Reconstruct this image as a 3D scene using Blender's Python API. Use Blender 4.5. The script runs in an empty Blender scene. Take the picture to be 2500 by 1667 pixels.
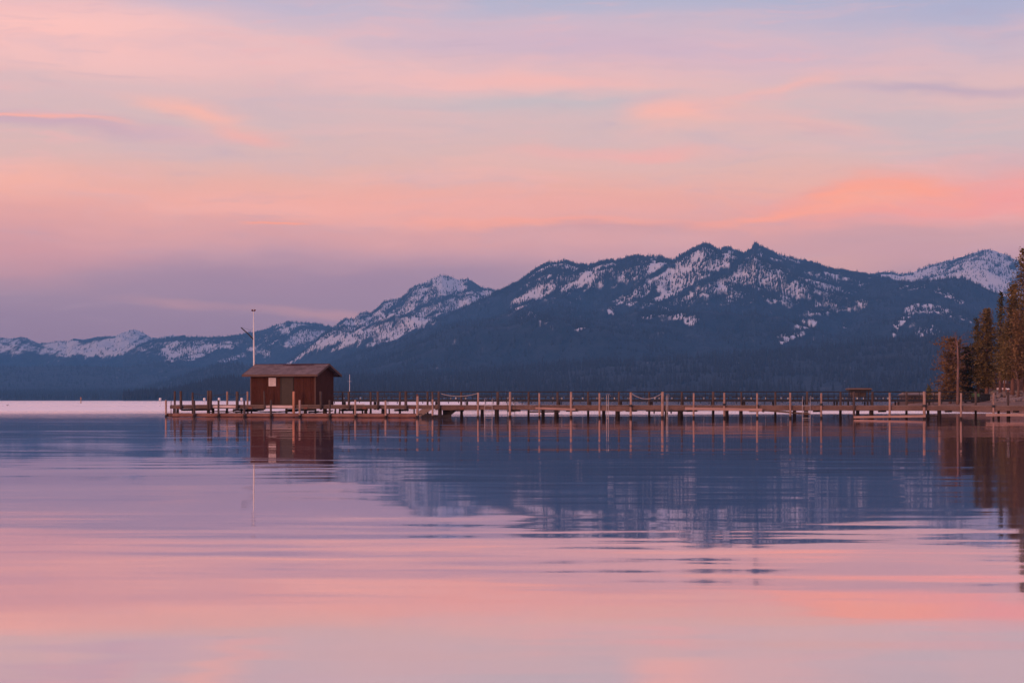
import bpy, math, random
import numpy as np

# ------------------------------------------------------------------ camera
S = bpy.context.scene
C = S.collection
F, H, CX, HY = 4861.0, 1.37, 1250.0, 977.0       # focal length in photo pixels, eye height, centre column, horizon row
cam_d = bpy.data.cameras.new('camera')
cam = bpy.data.objects.new('camera', cam_d)
C.objects.link(cam)
cam.location = (0, 0, H)
cam.rotation_euler = (math.radians(90), 0, 0)
cam_d.sensor_width = 36
cam_d.lens = 36 * F / 2500
cam_d.shift_y = (HY - 833.5) / 2500
cam_d.clip_start = 0.2
cam_d.clip_end = 80000
S.camera = cam

S.view_settings.view_transform = 'Standard'
S.view_settings.look = 'None'
S.view_settings.exposure = 0.0
S.view_settings.gamma = 1.0

# ------------------------------------------------------------------ sun
SUN_AZ, SUN_EL = math.radians(222), math.radians(9)   # azimuth clockwise from +Y
sl = bpy.data.lights.new('sun', 'SUN')
sl.energy = 1.7
sl.angle = math.radians(14)
sl.color = (1.0, 0.50, 0.36)
sun = bpy.data.objects.new('sun', sl)
C.objects.link(sun)
sun.rotation_euler = (math.radians(90) - SUN_EL, 0, -SUN_AZ + math.pi)
sun.location = (-40, -40, 30)


def lin(c):
    r = []
    for v in c:
        v = v / 255.0
        r.append(v / 12.92 if v <= 0.04045 else ((v + 0.055) / 1.055) ** 2.4)
    return (r[0], r[1], r[2], 1.0)


class NT:
    """small helper to write node trees"""
    def __init__(s, tree):
        s.t = tree; tree.nodes.clear()

    def n(s, kind, **kw):
        nd = s.t.nodes.new(kind)
        for k, v in kw.items():
            setattr(nd, k, v)
        return nd

    def put(s, sock, v):
        if isinstance(v, bpy.types.NodeSocket):
            s.t.links.new(v, sock)
        elif v is not None:
            sock.default_value = v

    def m(s, op, a, b=None, c=None, clamp=False):
        nd = s.n('ShaderNodeMath', operation=op, use_clamp=clamp)
        s.put(nd.inputs[0], a); s.put(nd.inputs[1], b); s.put(nd.inputs[2], c)
        return nd.outputs[0]

    def mix(s, fac, a, b, mode='MIX'):
        nd = s.n('ShaderNodeMix', data_type='RGBA', blend_type=mode)
        s.put(nd.inputs[0], fac); s.put(nd.inputs[6], a); s.put(nd.inputs[7], b)
        return nd.outputs[2]

    def comb(s, x, y, z):
        nd = s.n('ShaderNodeCombineXYZ')
        s.put(nd.inputs[0], x); s.put(nd.inputs[1], y); s.put(nd.inputs[2], z)
        return nd.outputs[0]

    def sep(s, v):
        nd = s.n('ShaderNodeSeparateXYZ'); s.put(nd.inputs[0], v)
        return nd.outputs

    def mapping(s, v, loc=(0, 0, 0), rot=(0, 0, 0), scale=(1, 1, 1), kind='POINT'):
        nd = s.n('ShaderNodeMapping', vector_type=kind)
        s.put(nd.inputs[0], v)
        nd.inputs[1].default_value = loc; nd.inputs[2].default_value = rot; nd.inputs[3].default_value = scale
        return nd.outputs[0]

    def noise(s, v, scale=1, detail=2, rough=0.5, out=0, dim='3D'):
        nd = s.n('ShaderNodeTexNoise', noise_dimensions=dim)
        s.put(nd.inputs['Vector'], v)
        nd.inputs['Scale'].default_value = scale
        nd.inputs['Detail'].default_value = detail
        nd.inputs['Roughness'].default_value = rough
        return nd.outputs[out]

    def ramp(s, fac, stops, interp='LINEAR'):
        nd = s.n('ShaderNodeValToRGB')
        s.put(nd.inputs[0], fac)
        el = nd.color_ramp.elements
        nd.color_ramp.interpolation = interp
        while len(el) < len(stops):
            el.new(0.5)
        for e, (p, c) in zip(el, stops):
            e.position = p
            e.color = c if len(c) == 4 else (*c, 1)
        return nd.outputs[0]

    def smooth(s, v, a, b):
        nd = s.n('ShaderNodeMapRange', interpolation_type='SMOOTHSTEP')
        s.put(nd.inputs[0], v)
        nd.inputs[1].default_value = a; nd.inputs[2].default_value = b
        return nd.outputs[0]


# ------------------------------------------------------------------ sky (world)
W = bpy.data.worlds.new('World')
S.world = W
W.use_nodes = True
t = NT(W.node_tree)
gen = t.n('ShaderNodeTexCoord').outputs['Generated']
d = t.sep(gen)
az = t.m('MULTIPLY', t.m('ARCTAN2', d[0], d[1]), F / 1000)
el = t.m('MULTIPLY', t.m('ARCSINE', d[2]), F / 1000)
P0 = t.comb(az, el, 0)
# gentle turbulence so that no cloud edge is a clean curve
w1 = t.noise(t.mapping(P0, scale=(1.3, 5.0, 1)), 1.6, 4, 0.55, 1)
sub = t.n('ShaderNodeVectorMath', operation='SUBTRACT'); t.put(sub.inputs[0], w1); sub.inputs[1].default_value = (.5, .5, .5)
mul = t.n('ShaderNodeVectorMath', operation='MULTIPLY'); t.put(mul.inputs[0], sub.outputs[0]); mul.inputs[1].default_value = (.42, .10, 0)
add = t.n('ShaderNodeVectorMath', operation='ADD'); t.put(add.inputs[0], P0); t.put(add.inputs[1], mul.outputs[0])
PW = add.outputs[0]
elw = t.sep(PW)[1]
RS = [(-1.0, (120, 105, 140)), (0.0, (132, 120, 160)), (0.20, (150, 132, 168)), (0.28, (163, 140, 170)), (0.36, (196, 154, 174)),
      (0.45, (226, 164, 168)), (0.51, (233, 172, 168)), (0.58, (219, 180, 182)), (0.66, (210, 182, 189)),
      (0.77, (222, 184, 190)), (0.87, (214, 186, 198)), (0.98, (190, 180, 206)), (1.4, (212, 180, 196)),
      (2.2, (214, 176, 192)), (4.0, (168, 156, 192)), (7.7, (130, 142, 196))]
fac = t.m('DIVIDE', t.m('ADD', elw, 1.0), 8.7, clamp=True)
col = t.ramp(fac, [((p + 1) / 8.7, lin(c)) for p, c in RS])
PATCH = [  # px, py, half-width, half-height, tilt (deg, + rises to the right), colour, strength
    (2300, 30, 1100, 190, -3, (168, 173, 206), .9),
    (1400, 0, 1100, 100, 0, (174, 178, 206), .85),
    (1500, 130, 1000, 90, -3, (203, 176, 200), .75),
    (150, 110, 700, 150, -4, (254, 194, 190), .9),
    (900, 185, 1100, 90, -4, (240, 188, 190), .65),
    (1350, 215, 500, 32, -3, (244, 182, 180), .6),
    (1350, 262, 800, 44, -2, (190, 184, 196), .8),
    (300, 235, 600, 45, 0, (214, 184, 192), .6),
    (2350, 345, 620, 150, -4, (198, 182, 194), .75),
    (1500, 375, 420, 28, 0, (240, 172, 174), .55),
    (120, 322, 620, 30, -3, (196, 164, 188), .75),
    (60, 309, 330, 7, -2, (250, 172, 160), .8),
    (470, 285, 240, 46, -9, (250, 182, 172), .75),
    (600, 335, 150, 30, -8, (246, 170, 166), .55),
    (1715, 292, 230, 58, 4, (252, 182, 172), .95),
    (1880, 232, 180, 26, 17, (244, 180, 176), .6),
    (1950, 318, 330, 42, -5, (236, 180, 180), .6),
    (2280, 236, 470, 24, -1, (184, 164, 190), .7),
    (1580, 378, 120, 22, 0, (240, 168, 168), .5),
    (0, 450, 420, 70, -4, (246, 178, 170), .6),
    (850, 505, 1100, 62, -2, (242, 172, 169), .55),
    (1350, 548, 700, 16, -1, (248, 164, 154), .6),
    (690, 547, 110, 7, 0, (255, 158, 140), .7),
    (2450, 470, 560, 110, 3, (236, 158, 165), .8),
    (2230, 500, 520, 70, 1, (242, 154, 160), .9),
    (2125, 487, 290, 60, 5, (255, 163, 144), 1.0),
    (1960, 520, 330, 20, 8, (252, 162, 150), .8),
    (1450, 563, 420, 22, 0, (194, 150, 168), .5),
    (60, 620, 500, 110, 0, (206, 150, 166), .6),
    (2300, 590, 650, 50, 0, (190, 154, 172), .6),
    (1950, 640, 500, 50, 0, (214, 164, 170), .5),
    (750, 690, 1000, 110, 0, (150, 130, 168), .6),
    (430, 742, 190, 22, -4, (190, 148, 168), .45),
    (760, 768, 330, 26, -3, (186, 146, 168), .6),
]
for px, py, rx, ry, tilt, c, st in PATCH:
    mp = t.mapping(PW, ((px - CX) / 1000, (HY - py) / 1000, 0), (0, 0, math.radians(tilt)), (rx / 1000, ry / 1000, 1), 'TEXTURE')
    g = t.n('ShaderNodeTexGradient', gradient_type='SPHERICAL'); t.put(g.inputs[0], mp)
    f = t.m('MULTIPLY', t.smooth(g.outputs[1], 0, 1), st)
    col = t.mix(f, col, lin(c))
# warm glow round the rising sun, behind the camera
mp = t.mapping(P0, (-(math.pi * 2 - SUN_AZ) * F / 1000, 0.5, 0), (0, 0, 0), (6.5, 3.2, 1), 'TEXTURE')
g = t.n('ShaderNodeTexGradient', gradient_type='SPHERICAL'); t.put(g.inputs[0], mp)
col = t.mix(t.smooth(g.outputs[1], 0, 1), col, (1.25, 0.62, 0.42, 1))
# fine streaks of thin cloud
st1 = t.noise(t.mapping(PW, rot=(0, 0, math.radians(-4)), scale=(1.0, 9, 1)), 1.6, 4, 0.55)
st2 = t.noise(t.mapping(PW, rot=(0, 0, math.radians(-12)), scale=(2.0, 9, 1)), 1.2, 5, 0.6)
up = t.smooth(el, 0.25, 0.55)
st3 = t.noise(t.mapping(PW, rot=(0, 0, math.radians(-7)), scale=(3.2, 26, 1)), 1.5, 6, 0.65)
st4 = t.noise(t.mapping(PW, scale=(2, 3, 1)), 1.0, 3, 0.5)
f = t.m('MULTIPLY', t.m('MULTIPLY', t.m('MULTIPLY', t.smooth(st3, 0.48, 0.78), t.smooth(st4, .42, .62)), .6), up)
col = t.mix(f, col, lin((236, 178, 184)))
f = t.m('MULTIPLY', t.m('MULTIPLY', t.smooth(st3, 0.50, 0.22), t.smooth(st4, .62, .42)), .30)
col = t.mix(f, col, lin((182, 160, 186)))
f = t.m('MULTIPLY', t.m('MULTIPLY', t.smooth(st1, 0.45, 0.75), 0.32), up)
col = t.mix(f, col, lin((244, 184, 184)))
f = t.m('MULTIPLY', t.m('MULTIPLY', t.smooth(st2, 0.45, 0.75), 0.30), up)
col = t.mix(f, col, lin((190, 176, 198)))
# the air between here and the sky (see the haze box) takes light away: the clouds themselves are that much brighter
HAZE_D, HAZE_TOP, HAZE_L = 6.2e-5, 1180.0, 23000.0
INS = (.060, .125, .325)
path = t.m('MINIMUM', HAZE_L, t.m('DIVIDE', HAZE_TOP, t.m('MAXIMUM', d[2], .001)))
path = t.m('MULTIPLY', path, t.smooth(d[1], .1, .6))
T_ = t.m('EXPONENT', t.m('MULTIPLY', path, -HAZE_D))
sc1 = t.n('ShaderNodeVectorMath', operation='SCALE'); sc1.inputs[0].default_value = INS; t.put(sc1.inputs['Scale'], t.m('SUBTRACT', 1.0, T_))
sb1 = t.n('ShaderNodeVectorMath', operation='SUBTRACT'); t.put(sb1.inputs[0], col); t.put(sb1.inputs[1], sc1.outputs[0])
sc2 = t.n('ShaderNodeVectorMath', operation='SCALE'); t.put(sc2.inputs[0], sb1.outputs[0]); t.put(sc2.inputs['Scale'], t.m('DIVIDE', 1.0, T_))
col = sc2.outputs[0]
bg = t.n('ShaderNodeBackground'); t.put(bg.inputs[0], col); bg.inputs[1].default_value = 1.0
sky = t.n('ShaderNodeTexSky', sky_type='NISHITA', sun_disc=False, sun_elevation=math.radians(2), sun_rotation=SUN_AZ)
bg2 = t.n('ShaderNodeBackground'); t.put(bg2.inputs[0], sky.outputs[0]); bg2.inputs[1].default_value = 0.01
ad = t.n('ShaderNodeAddShader'); t.put(ad.inputs[0], bg.outputs[0]); t.put(ad.inputs[1], bg2.outputs[0])
out = t.n('ShaderNodeOutputWorld'); t.put(out.inputs[0], bg.outputs[0] if False else ad.outputs[0])


# ------------------------------------------------------------------ helpers
def tag(o, label=None, cat=None, group=None, kind=None):
    if label: o['label'] = label
    if cat: o['category'] = cat
    if group: o['group'] = group
    if kind: o['kind'] = kind
    return o


def empty(name, loc=(0, 0, 0), rz=0.0):
    o = bpy.data.objects.new(name, None); C.objects.link(o)
    o.location = loc; o.rotation_euler = (0, 0, rz)
    return o


class MB:
    def __init__(s): s.v = []; s.f = []; s.smooth = False

    def poly(s, pts, *faces):
        b = len(s.v); s.v += [tuple(p) for p in pts]
        for f in faces: s.f.append(tuple(b + i for i in f))

    def box(s, x0, x1, y0, y1, z0, z1):
        s.hexa([(x0, y0, z0), (x1, y0, z0), (x1, y1, z0), (x0, y1, z0), (x0, y0, z1), (x1, y0, z1), (x1, y1, z1), (x0, y1, z1)])
        return s

    def hexa(s, p):
        s.poly(p, (3, 2, 1, 0), (4, 5, 6, 7), (0, 1, 5, 4), (1, 2, 6, 5), (2, 3, 7, 6), (3, 0, 4, 7))
        return s

    def bar(s, a, b, w, h):
        """rectangular bar from a to b, w across, h up"""
        a = np.array(a, float); b = np.array(b, float); d = b - a; d /= np.linalg.norm(d)
        up = np.array((0, 0, 1.0)) if abs(d[2]) < .95 else np.array((0, 1.0, 0))
        sd = np.cross(d, up); sd /= np.linalg.norm(sd); u = np.cross(sd, d)
        c = [(-1, -1), (1, -1), (1, 1), (-1, 1)]
        s.hexa([a + sd * w / 2 * i + u * h / 2 * j for i, j in c] + [b + sd * w / 2 * i + u * h / 2 * j for i, j in c])
        return s

    def tube(s, pts, rad, n=10, cap=True):
        rings = []
        pts = [np.array(p, float) for p in pts]
        for i, p in enumerate(pts):
            d = pts[min(i + 1, len(pts) - 1)] - pts[max(i - 1, 0)]; d /= np.linalg.norm(d)
            ref = np.array((0, 1.0, 0)) if abs(d[1]) < .9 else np.array((1.0, 0, 0))
            a = np.cross(d, ref); a /= np.linalg.norm(a); b_ = np.cross(d, a)
            r = rad[i] if isinstance(rad, (list, tuple)) else rad
            base = len(s.v)
            for k in range(n):
                th = 2 * math.pi * k / n
                s.v.append(tuple(p + (a * math.cos(th) + b_ * math.sin(th)) * r))
            rings.append(base)
        for r0, r1 in zip(rings, rings[1:]):
            for k in range(n):
                s.f.append((r0 + k, r0 + (k + 1) % n, r1 + (k + 1) % n, r1 + k))
        if cap:
            s.f.append(tuple(rings[0] + k for k in range(n))[::-1])
            s.f.append(tuple(rings[-1] + k for k in range(n)))
        return s

    def lathe(s, prof, c=(0, 0, 0), n=14):
        return s.tube([(c[0], c[1], c[2] + z) for r, z in prof], [max(r, 1e-4) for r, z in prof], n)

    def build(s, name, mat, parent=None, smooth=False, bevel=0):
        me = bpy.data.meshes.new(name)
        me.from_pydata(s.v, [], s.f); me.update()
        import bmesh
        bm = bmesh.new(); bm.from_mesh(me); bmesh.ops.recalc_face_normals(bm, faces=bm.faces); bm.to_mesh(me); bm.free()
        if smooth: me.polygons.foreach_set('use_smooth', [True] * len(me.polygons))
        me.materials.append(mat)
        o = bpy.data.objects.new(name, me); C.objects.link(o)
        if parent: o.parent = parent
        if bevel:
            b = o.modifiers.new('bevel', 'BEVEL'); b.width = bevel; b.segments = 2; b.limit_method = 'ANGLE'
        return o


def np_mesh(name, v, f, mat, parent=None, smooth=False):
    """v (n,3) array, f (m,k) int array"""
    me = bpy.data.meshes.new(name)
    k = f.shape[1]
    me.vertices.add(len(v)); me.vertices.foreach_set('co', v.astype(np.float32).ravel())
    me.loops.add(f.size); me.loops.foreach_set('vertex_index', f.astype(np.int32).ravel())
    me.polygons.add(len(f)); me.polygons.foreach_set('loop_start', np.arange(0, f.size, k, dtype=np.int32))
    me.polygons.foreach_set('loop_total', np.full(len(f), k, dtype=np.int32))
    if smooth: me.polygons.foreach_set('use_smooth', np.ones(len(f), bool))
    me.update(calc_edges=True); me.validate()
    me.materials.append(mat)
    o = bpy.data.objects.new(name, me); C.objects.link(o)
    if parent: o.parent = parent
    return o


def mat(name, shader):
    m = bpy.data.materials.new(name); m.use_nodes = True
    t = NT(m.node_tree)
    p = t.n('ShaderNodeBsdfPrincipled')
    o = t.n('ShaderNodeOutputMaterial'); t.put(o.inputs[0], p.outputs[0])
    shader(t, p)
    return m


def pos(t): return t.n('ShaderNodeNewGeometry').outputs['Position']
def objc(t): return t.n('ShaderNodeTexCoord').outputs['Object']


def wood(name, c1, c2, axis='z', wet=False, rough=.8):
    def sh(t, p):
        sc = {'z': (9, 9, 1.2), 'x': (1.2, 14, 14)}[axis]
        P = pos(t)
        g = t.noise(t.mapping(P, scale=sc), 1.6, 5, .65)
        b = t.noise(P, .9, 3, .6)
        k = t.m('ADD', t.m('MULTIPLY', t.smooth(g, .3, .7), .6), t.m('MULTIPLY', t.smooth(b, .35, .65), .4))
        c = t.mix(k, (*c1, 1), (*c2, 1))
        if wet:      # dark wet band of weed at the water line, a real stain
            z = t.m('ADD', t.sep(P)[2], t.m('MULTIPLY', t.noise(P, 3, 2), .12))
            c = t.mix(t.smooth(z, .30, .20), c, (.025, .018, .016, 1))
        t.put(p.inputs['Base Color'], c); p.inputs['Roughness'].default_value = rough; p.inputs['Specular IOR Level'].default_value = .2
        bp = t.n('ShaderNodeBump'); bp.inputs[0].default_value = .35; bp.inputs[1].default_value = .02
        t.put(bp.inputs['Height'], g); t.put(p.inputs['Normal'], bp.outputs[0])
    return mat(name, sh)


def plain(name, c, rough=.6, var=.25, scale=3.0, metal=0):
    def sh(t, p):
        n = t.noise(pos(t), scale, 4, .6)
        c2 = tuple(x * (1 - var) for x in c)
        t.put(p.inputs['Base Color'], t.mix(t.smooth(n, .3, .7), (*c2, 1), (*c, 1)))
        p.inputs['Roughness'].default_value = rough; p.inputs['Metallic'].default_value = metal
    return mat(name, sh)


M = {
    'post_pale': wood('pale weathered post wood', (.20, .12, .095), (.45, .285, .235), wet=True),
    'post_orange': wood('orange new post wood', (.40, .17, .10), (.56, .26, .17), wet=True),
    'post_dark': wood('dark weathered post wood', (.05, .034, .032), (.12, .082, .074), wet=True),
    'pile': wood('tarred pile wood', (.02, .014, .013), (.05, .034, .03), wet=True),
    'beam': wood('beam wood', (.085, .052, .044), (.185, .115, .098), 'x'),
    'beam_left': wood('old beam wood', (.07, .046, .04), (.16, .105, .09), 'x'),
    'board_pale': wood('pale board wood', (.27, .165, .14), (.40, .25, .215), 'x'),
    'board_white': wood('whitewashed board', (.50, .38, .38), (.66, .52, .52), 'x'),
    'deck': wood('deck planks', (.15, .105, .095), (.26, .19, .175), 'x'),
    'log': wood('rust brown log', (.12, .05, .04), (.27, .14, .11), 'x', wet=False),
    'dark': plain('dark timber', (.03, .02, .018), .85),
    'rust': plain('red rusty bracket', (.16, .05, .035), .7),
    'white_paint': plain('white paint', (.72, .68, .68), .45, .12),
    'rope': plain('rope', (.42, .36, .36), .9),
    'rope_dark': plain('dark rope', (.05, .045, .05), .9),
    'steel': plain('grey galvanised steel', (.30, .27, .30), .45, .2, 3, .3),
    'iron': plain('dark iron rail', (.009, .008, .012), .5, .2),
    'ply': wood('plywood', (.15, .10, .085), (.24, .17, .15), 'x'),
}


# ------------------------------------------------------------------ water
def water_sh(t, p):
    P = pos(t); xyz = t.sep(P)
    n1 = t.noise(t.mapping(P, scale=(.30, 1.25, 1)), 1.0, 3, .55, 1)
    n2 = t.noise(t.mapping(P, rot=(0, 0, .12), scale=(.035, .22, 1)), 1.0, 2, .5, 1)
    n3 = t.noise(t.mapping(P, scale=(2.2, 3.4, 1)), 1.0, 2, .6, 1)
    calm = t.smooth(t.noise(t.mapping(P, scale=(.018, .085, 1)), 1.0, 3, .5), .36, .62)
    lanes = t.noise(t.mapping(P, scale=(.0035, .011, 1)), 1.0, 3, .6)
    yy = t.m('ADD', xyz[1], t.m('MULTIPLY', t.m('SUBTRACT', lanes, .5), 110))
    yy = t.m('SUBTRACT', yy, t.m('MULTIPLY', xyz[0], .35))
    right = t.smooth(xyz[0], -32, 12)
    wind = t.m('POWER', t.smooth(yy, 105, 330), 2.8)
    lane = t.m('MULTIPLY', t.smooth(yy, 168, 196), t.m('SUBTRACT', 1.0, t.smooth(yy, 225, 275)))    # on the right only a narrow lane is ruffled
    wind = t.m('ADD', t.m('MULTIPLY', wind, t.m('SUBTRACT', 1.0, t.m('MULTIPLY', right, .9))), t.m('MULTIPLY', t.m('MULTIPLY', lane, right), .6))
    hush = t.smooth(t.noise(t.mapping(P, scale=(.0006, .0045, 1)), 1.0, 3, .6), .36, .48)
    wind = t.m('MULTIPLY', wind, t.m('ADD', t.m('MULTIPLY', hush, .8), .2))
    a1 = t.m('ADD', t.m('MULTIPLY', calm, .034), .007)
    s1, s2, s3 = t.sep(n1), t.sep(n2), t.sep(n3)

    def slope(i, k1, k2, k3):
        v = t.m('MULTIPLY', t.m('MULTIPLY', t.m('SUBTRACT', s1[i], .5), a1), k1)
        v = t.m('ADD', v, t.m('MULTIPLY', t.m('SUBTRACT', s2[i], .5), k2))
        return t.m('ADD', v, t.m('MULTIPLY', t.m('MULTIPLY', t.m('SUBTRACT', s3[i], .5), wind), k3))
    nv = t.comb(slope(0, .22, .004, .20), slope(1, 1.0, .015, .42), 1.0)
    nn = t.n('ShaderNodeVectorMath', operation='NORMALIZE'); t.put(nn.inputs[0], nv)
    t.put(p.inputs['Normal'], nn.outputs[0])
    p.inputs['Base Color'].default_value = (.13, .17, .32, 1)
    p.inputs['Roughness'].default_value = .3
    p.inputs['Specular IOR Level'].default_value = 0
    gl = t.n('ShaderNodeBsdfGlossy'); gl.inputs['Color'].default_value = (1, .92, .935, 1)
    t.put(gl.inputs['Roughness'], t.m('ADD', t.m('MULTIPLY', wind, .36), t.m('ADD', .036, t.m('MULTIPLY', t.m('MULTIPLY', t.smooth(xyz[1], 90, 190), t.m("SUBTRACT", 1.0, right)), .045)))); t.put(gl.inputs['Normal'], nn.outputs[0])
    fr = t.n('ShaderNodeFresnel'); fr.inputs[0].default_value = 1.33
    mx = t.n('ShaderNodeMixShader'); t.put(mx.inputs[0], t.m('POWER', fr.outputs[0], .24)); t.put(mx.inputs[1], p.outputs[0]); t.put(mx.inputs[2], gl.outputs[0])
    for nd in t.t.nodes:
        if nd.bl_idname == 'ShaderNodeOutputMaterial': t.put(nd.inputs[0], mx.outputs[0])
M['water'] = mat('lake water', water_sh)
mb = MB()
X0, X1, Y0, Y1 = -16000, 16000, -150, 22900
# several sheets joined so that texture coordinates stay precise
xs = [X0, -3000, -400, 400, 3000, X1]; ys = [Y0, 300, 1500, 6000, Y1]
pts = [(x, y, 0) for y in ys for x in xs]
mb.poly(pts, *[(j * 6 + i, j * 6 + i + 1, (j + 1) * 6 + i + 1, (j + 1) * 6 + i) for j in range(4) for i in range(5)])
tag(mb.build('lake_water', M['water']), kind='structure')


# ------------------------------------------------------------------ mountains
def hash2(ix, iy, seed):
    h = (ix.astype(np.int64) * 374761393 + iy.astype(np.int64) * 668265263 + seed * 1442695041) & 0xffffffff
    h = ((h ^ (h >> 13)) * 1274126177) & 0xffffffff
    h = h ^ (h >> 16)
    return (h & 0xffffff) / float(0xffffff)


def vnoise(x, y, seed=0):
    ix = np.floor(x); iy = np.floor(y); fx = x - ix; fy = y - iy
    fx = fx * fx * (3 - 2 * fx); fy = fy * fy * (3 - 2 * fy)
    a = hash2(ix, iy, seed); b = hash2(ix + 1, iy, seed); c = hash2(ix, iy + 1, seed); d_ = hash2(ix + 1, iy + 1, seed)
    return (a * (1 - fx) + b * fx) * (1 - fy) + (c * (1 - fx) + d_ * fx) * fy


def fbm(x, y, o=4, seed=0, g=.5):
    r = 0; a = 1; s_ = 0
    for i in range(o):
        r = r + a * vnoise(x * 2 ** i, y * 2 ** i, seed + i * 17); s_ += a; a *= g
    return r / s_


def ridged(x, y, o=4, seed=0):
    r = 0; a = 1; s_ = 0
    for i in range(o):
        r = r + a * (1 - abs(2 * vnoise(x * 2 ** i, y * 2 ** i, seed + i * 13) - 1)); s_ += a; a *= .5
    return r / s_


def mountain_sh(t, p):
    P = pos(t)
    a = t.n('ShaderNodeAttribute', attribute_name='snow').outputs['Fac']
    n = t.noise(t.mapping(P, scale=(1, .45, .7)), .022, 5, .65)
    n2 = t.noise(P, .0035, 4, .6)
    n3 = t.noise(t.mapping(P, scale=(1, .12, .16)), .06, 2, .5)
    k = t.m('ADD', t.m('MULTIPLY', a, 1.3), t.m('ADD', t.m('ADD', t.m('MULTIPLY', t.m('SUBTRACT', n, .5), 1.0), t.m('MULTIPLY', t.m('SUBTRACT', n3, .5), .9)), t.m('MULTIPLY', t.m('SUBTRACT', n2, .5), .35)))
    k = t.smooth(k, .22, .64)
    forest = t.mix(t.smooth(n, .35, .65), (.014, .032, .055, 1), (.032, .052, .080, 1))  # blue of the haze is partly put into the forest colour
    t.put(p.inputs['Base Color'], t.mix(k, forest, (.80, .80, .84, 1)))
    p.inputs['Roughness'].default_value = .9
    p.inputs['Specular IOR Level'].default_value = .1
M['mountain'] = mat('snow and forest slope', mountain_sh)
M['far_tree'] = plain('far conifer', (.024, .040, .064), .95, .5, .01)  # tree colour is bluer too, carrying some of the haze

# snow strokes in the slopes: polyline, half width, strength
def stroke_field(px, py, strokes, base):
    s_ = base.copy()
    for pts, w, k in strokes:
        best = np.full_like(px, 1e9)
        if len(pts) == 1: pts = pts * 2
        for (ax, ay), (bx, by) in zip(pts, pts[1:]):
            dx, dy = bx - ax, by - ay; L = dx * dx + dy * dy + 1e-6
            tt = np.clip(((px - ax) * dx + (py - ay) * dy) / L, 0, 1)
            best = np.minimum(best, np.hypot(px - ax - tt * dx, (py - ay - tt * dy)))
        g = np.exp(-(best / w) ** 2 * 1.2) * abs(k)
        s_ = np.maximum(s_, g) if k > 0 else s_ * (1 - g)
    return s_


FOR = []   # collected tree positions


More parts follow.
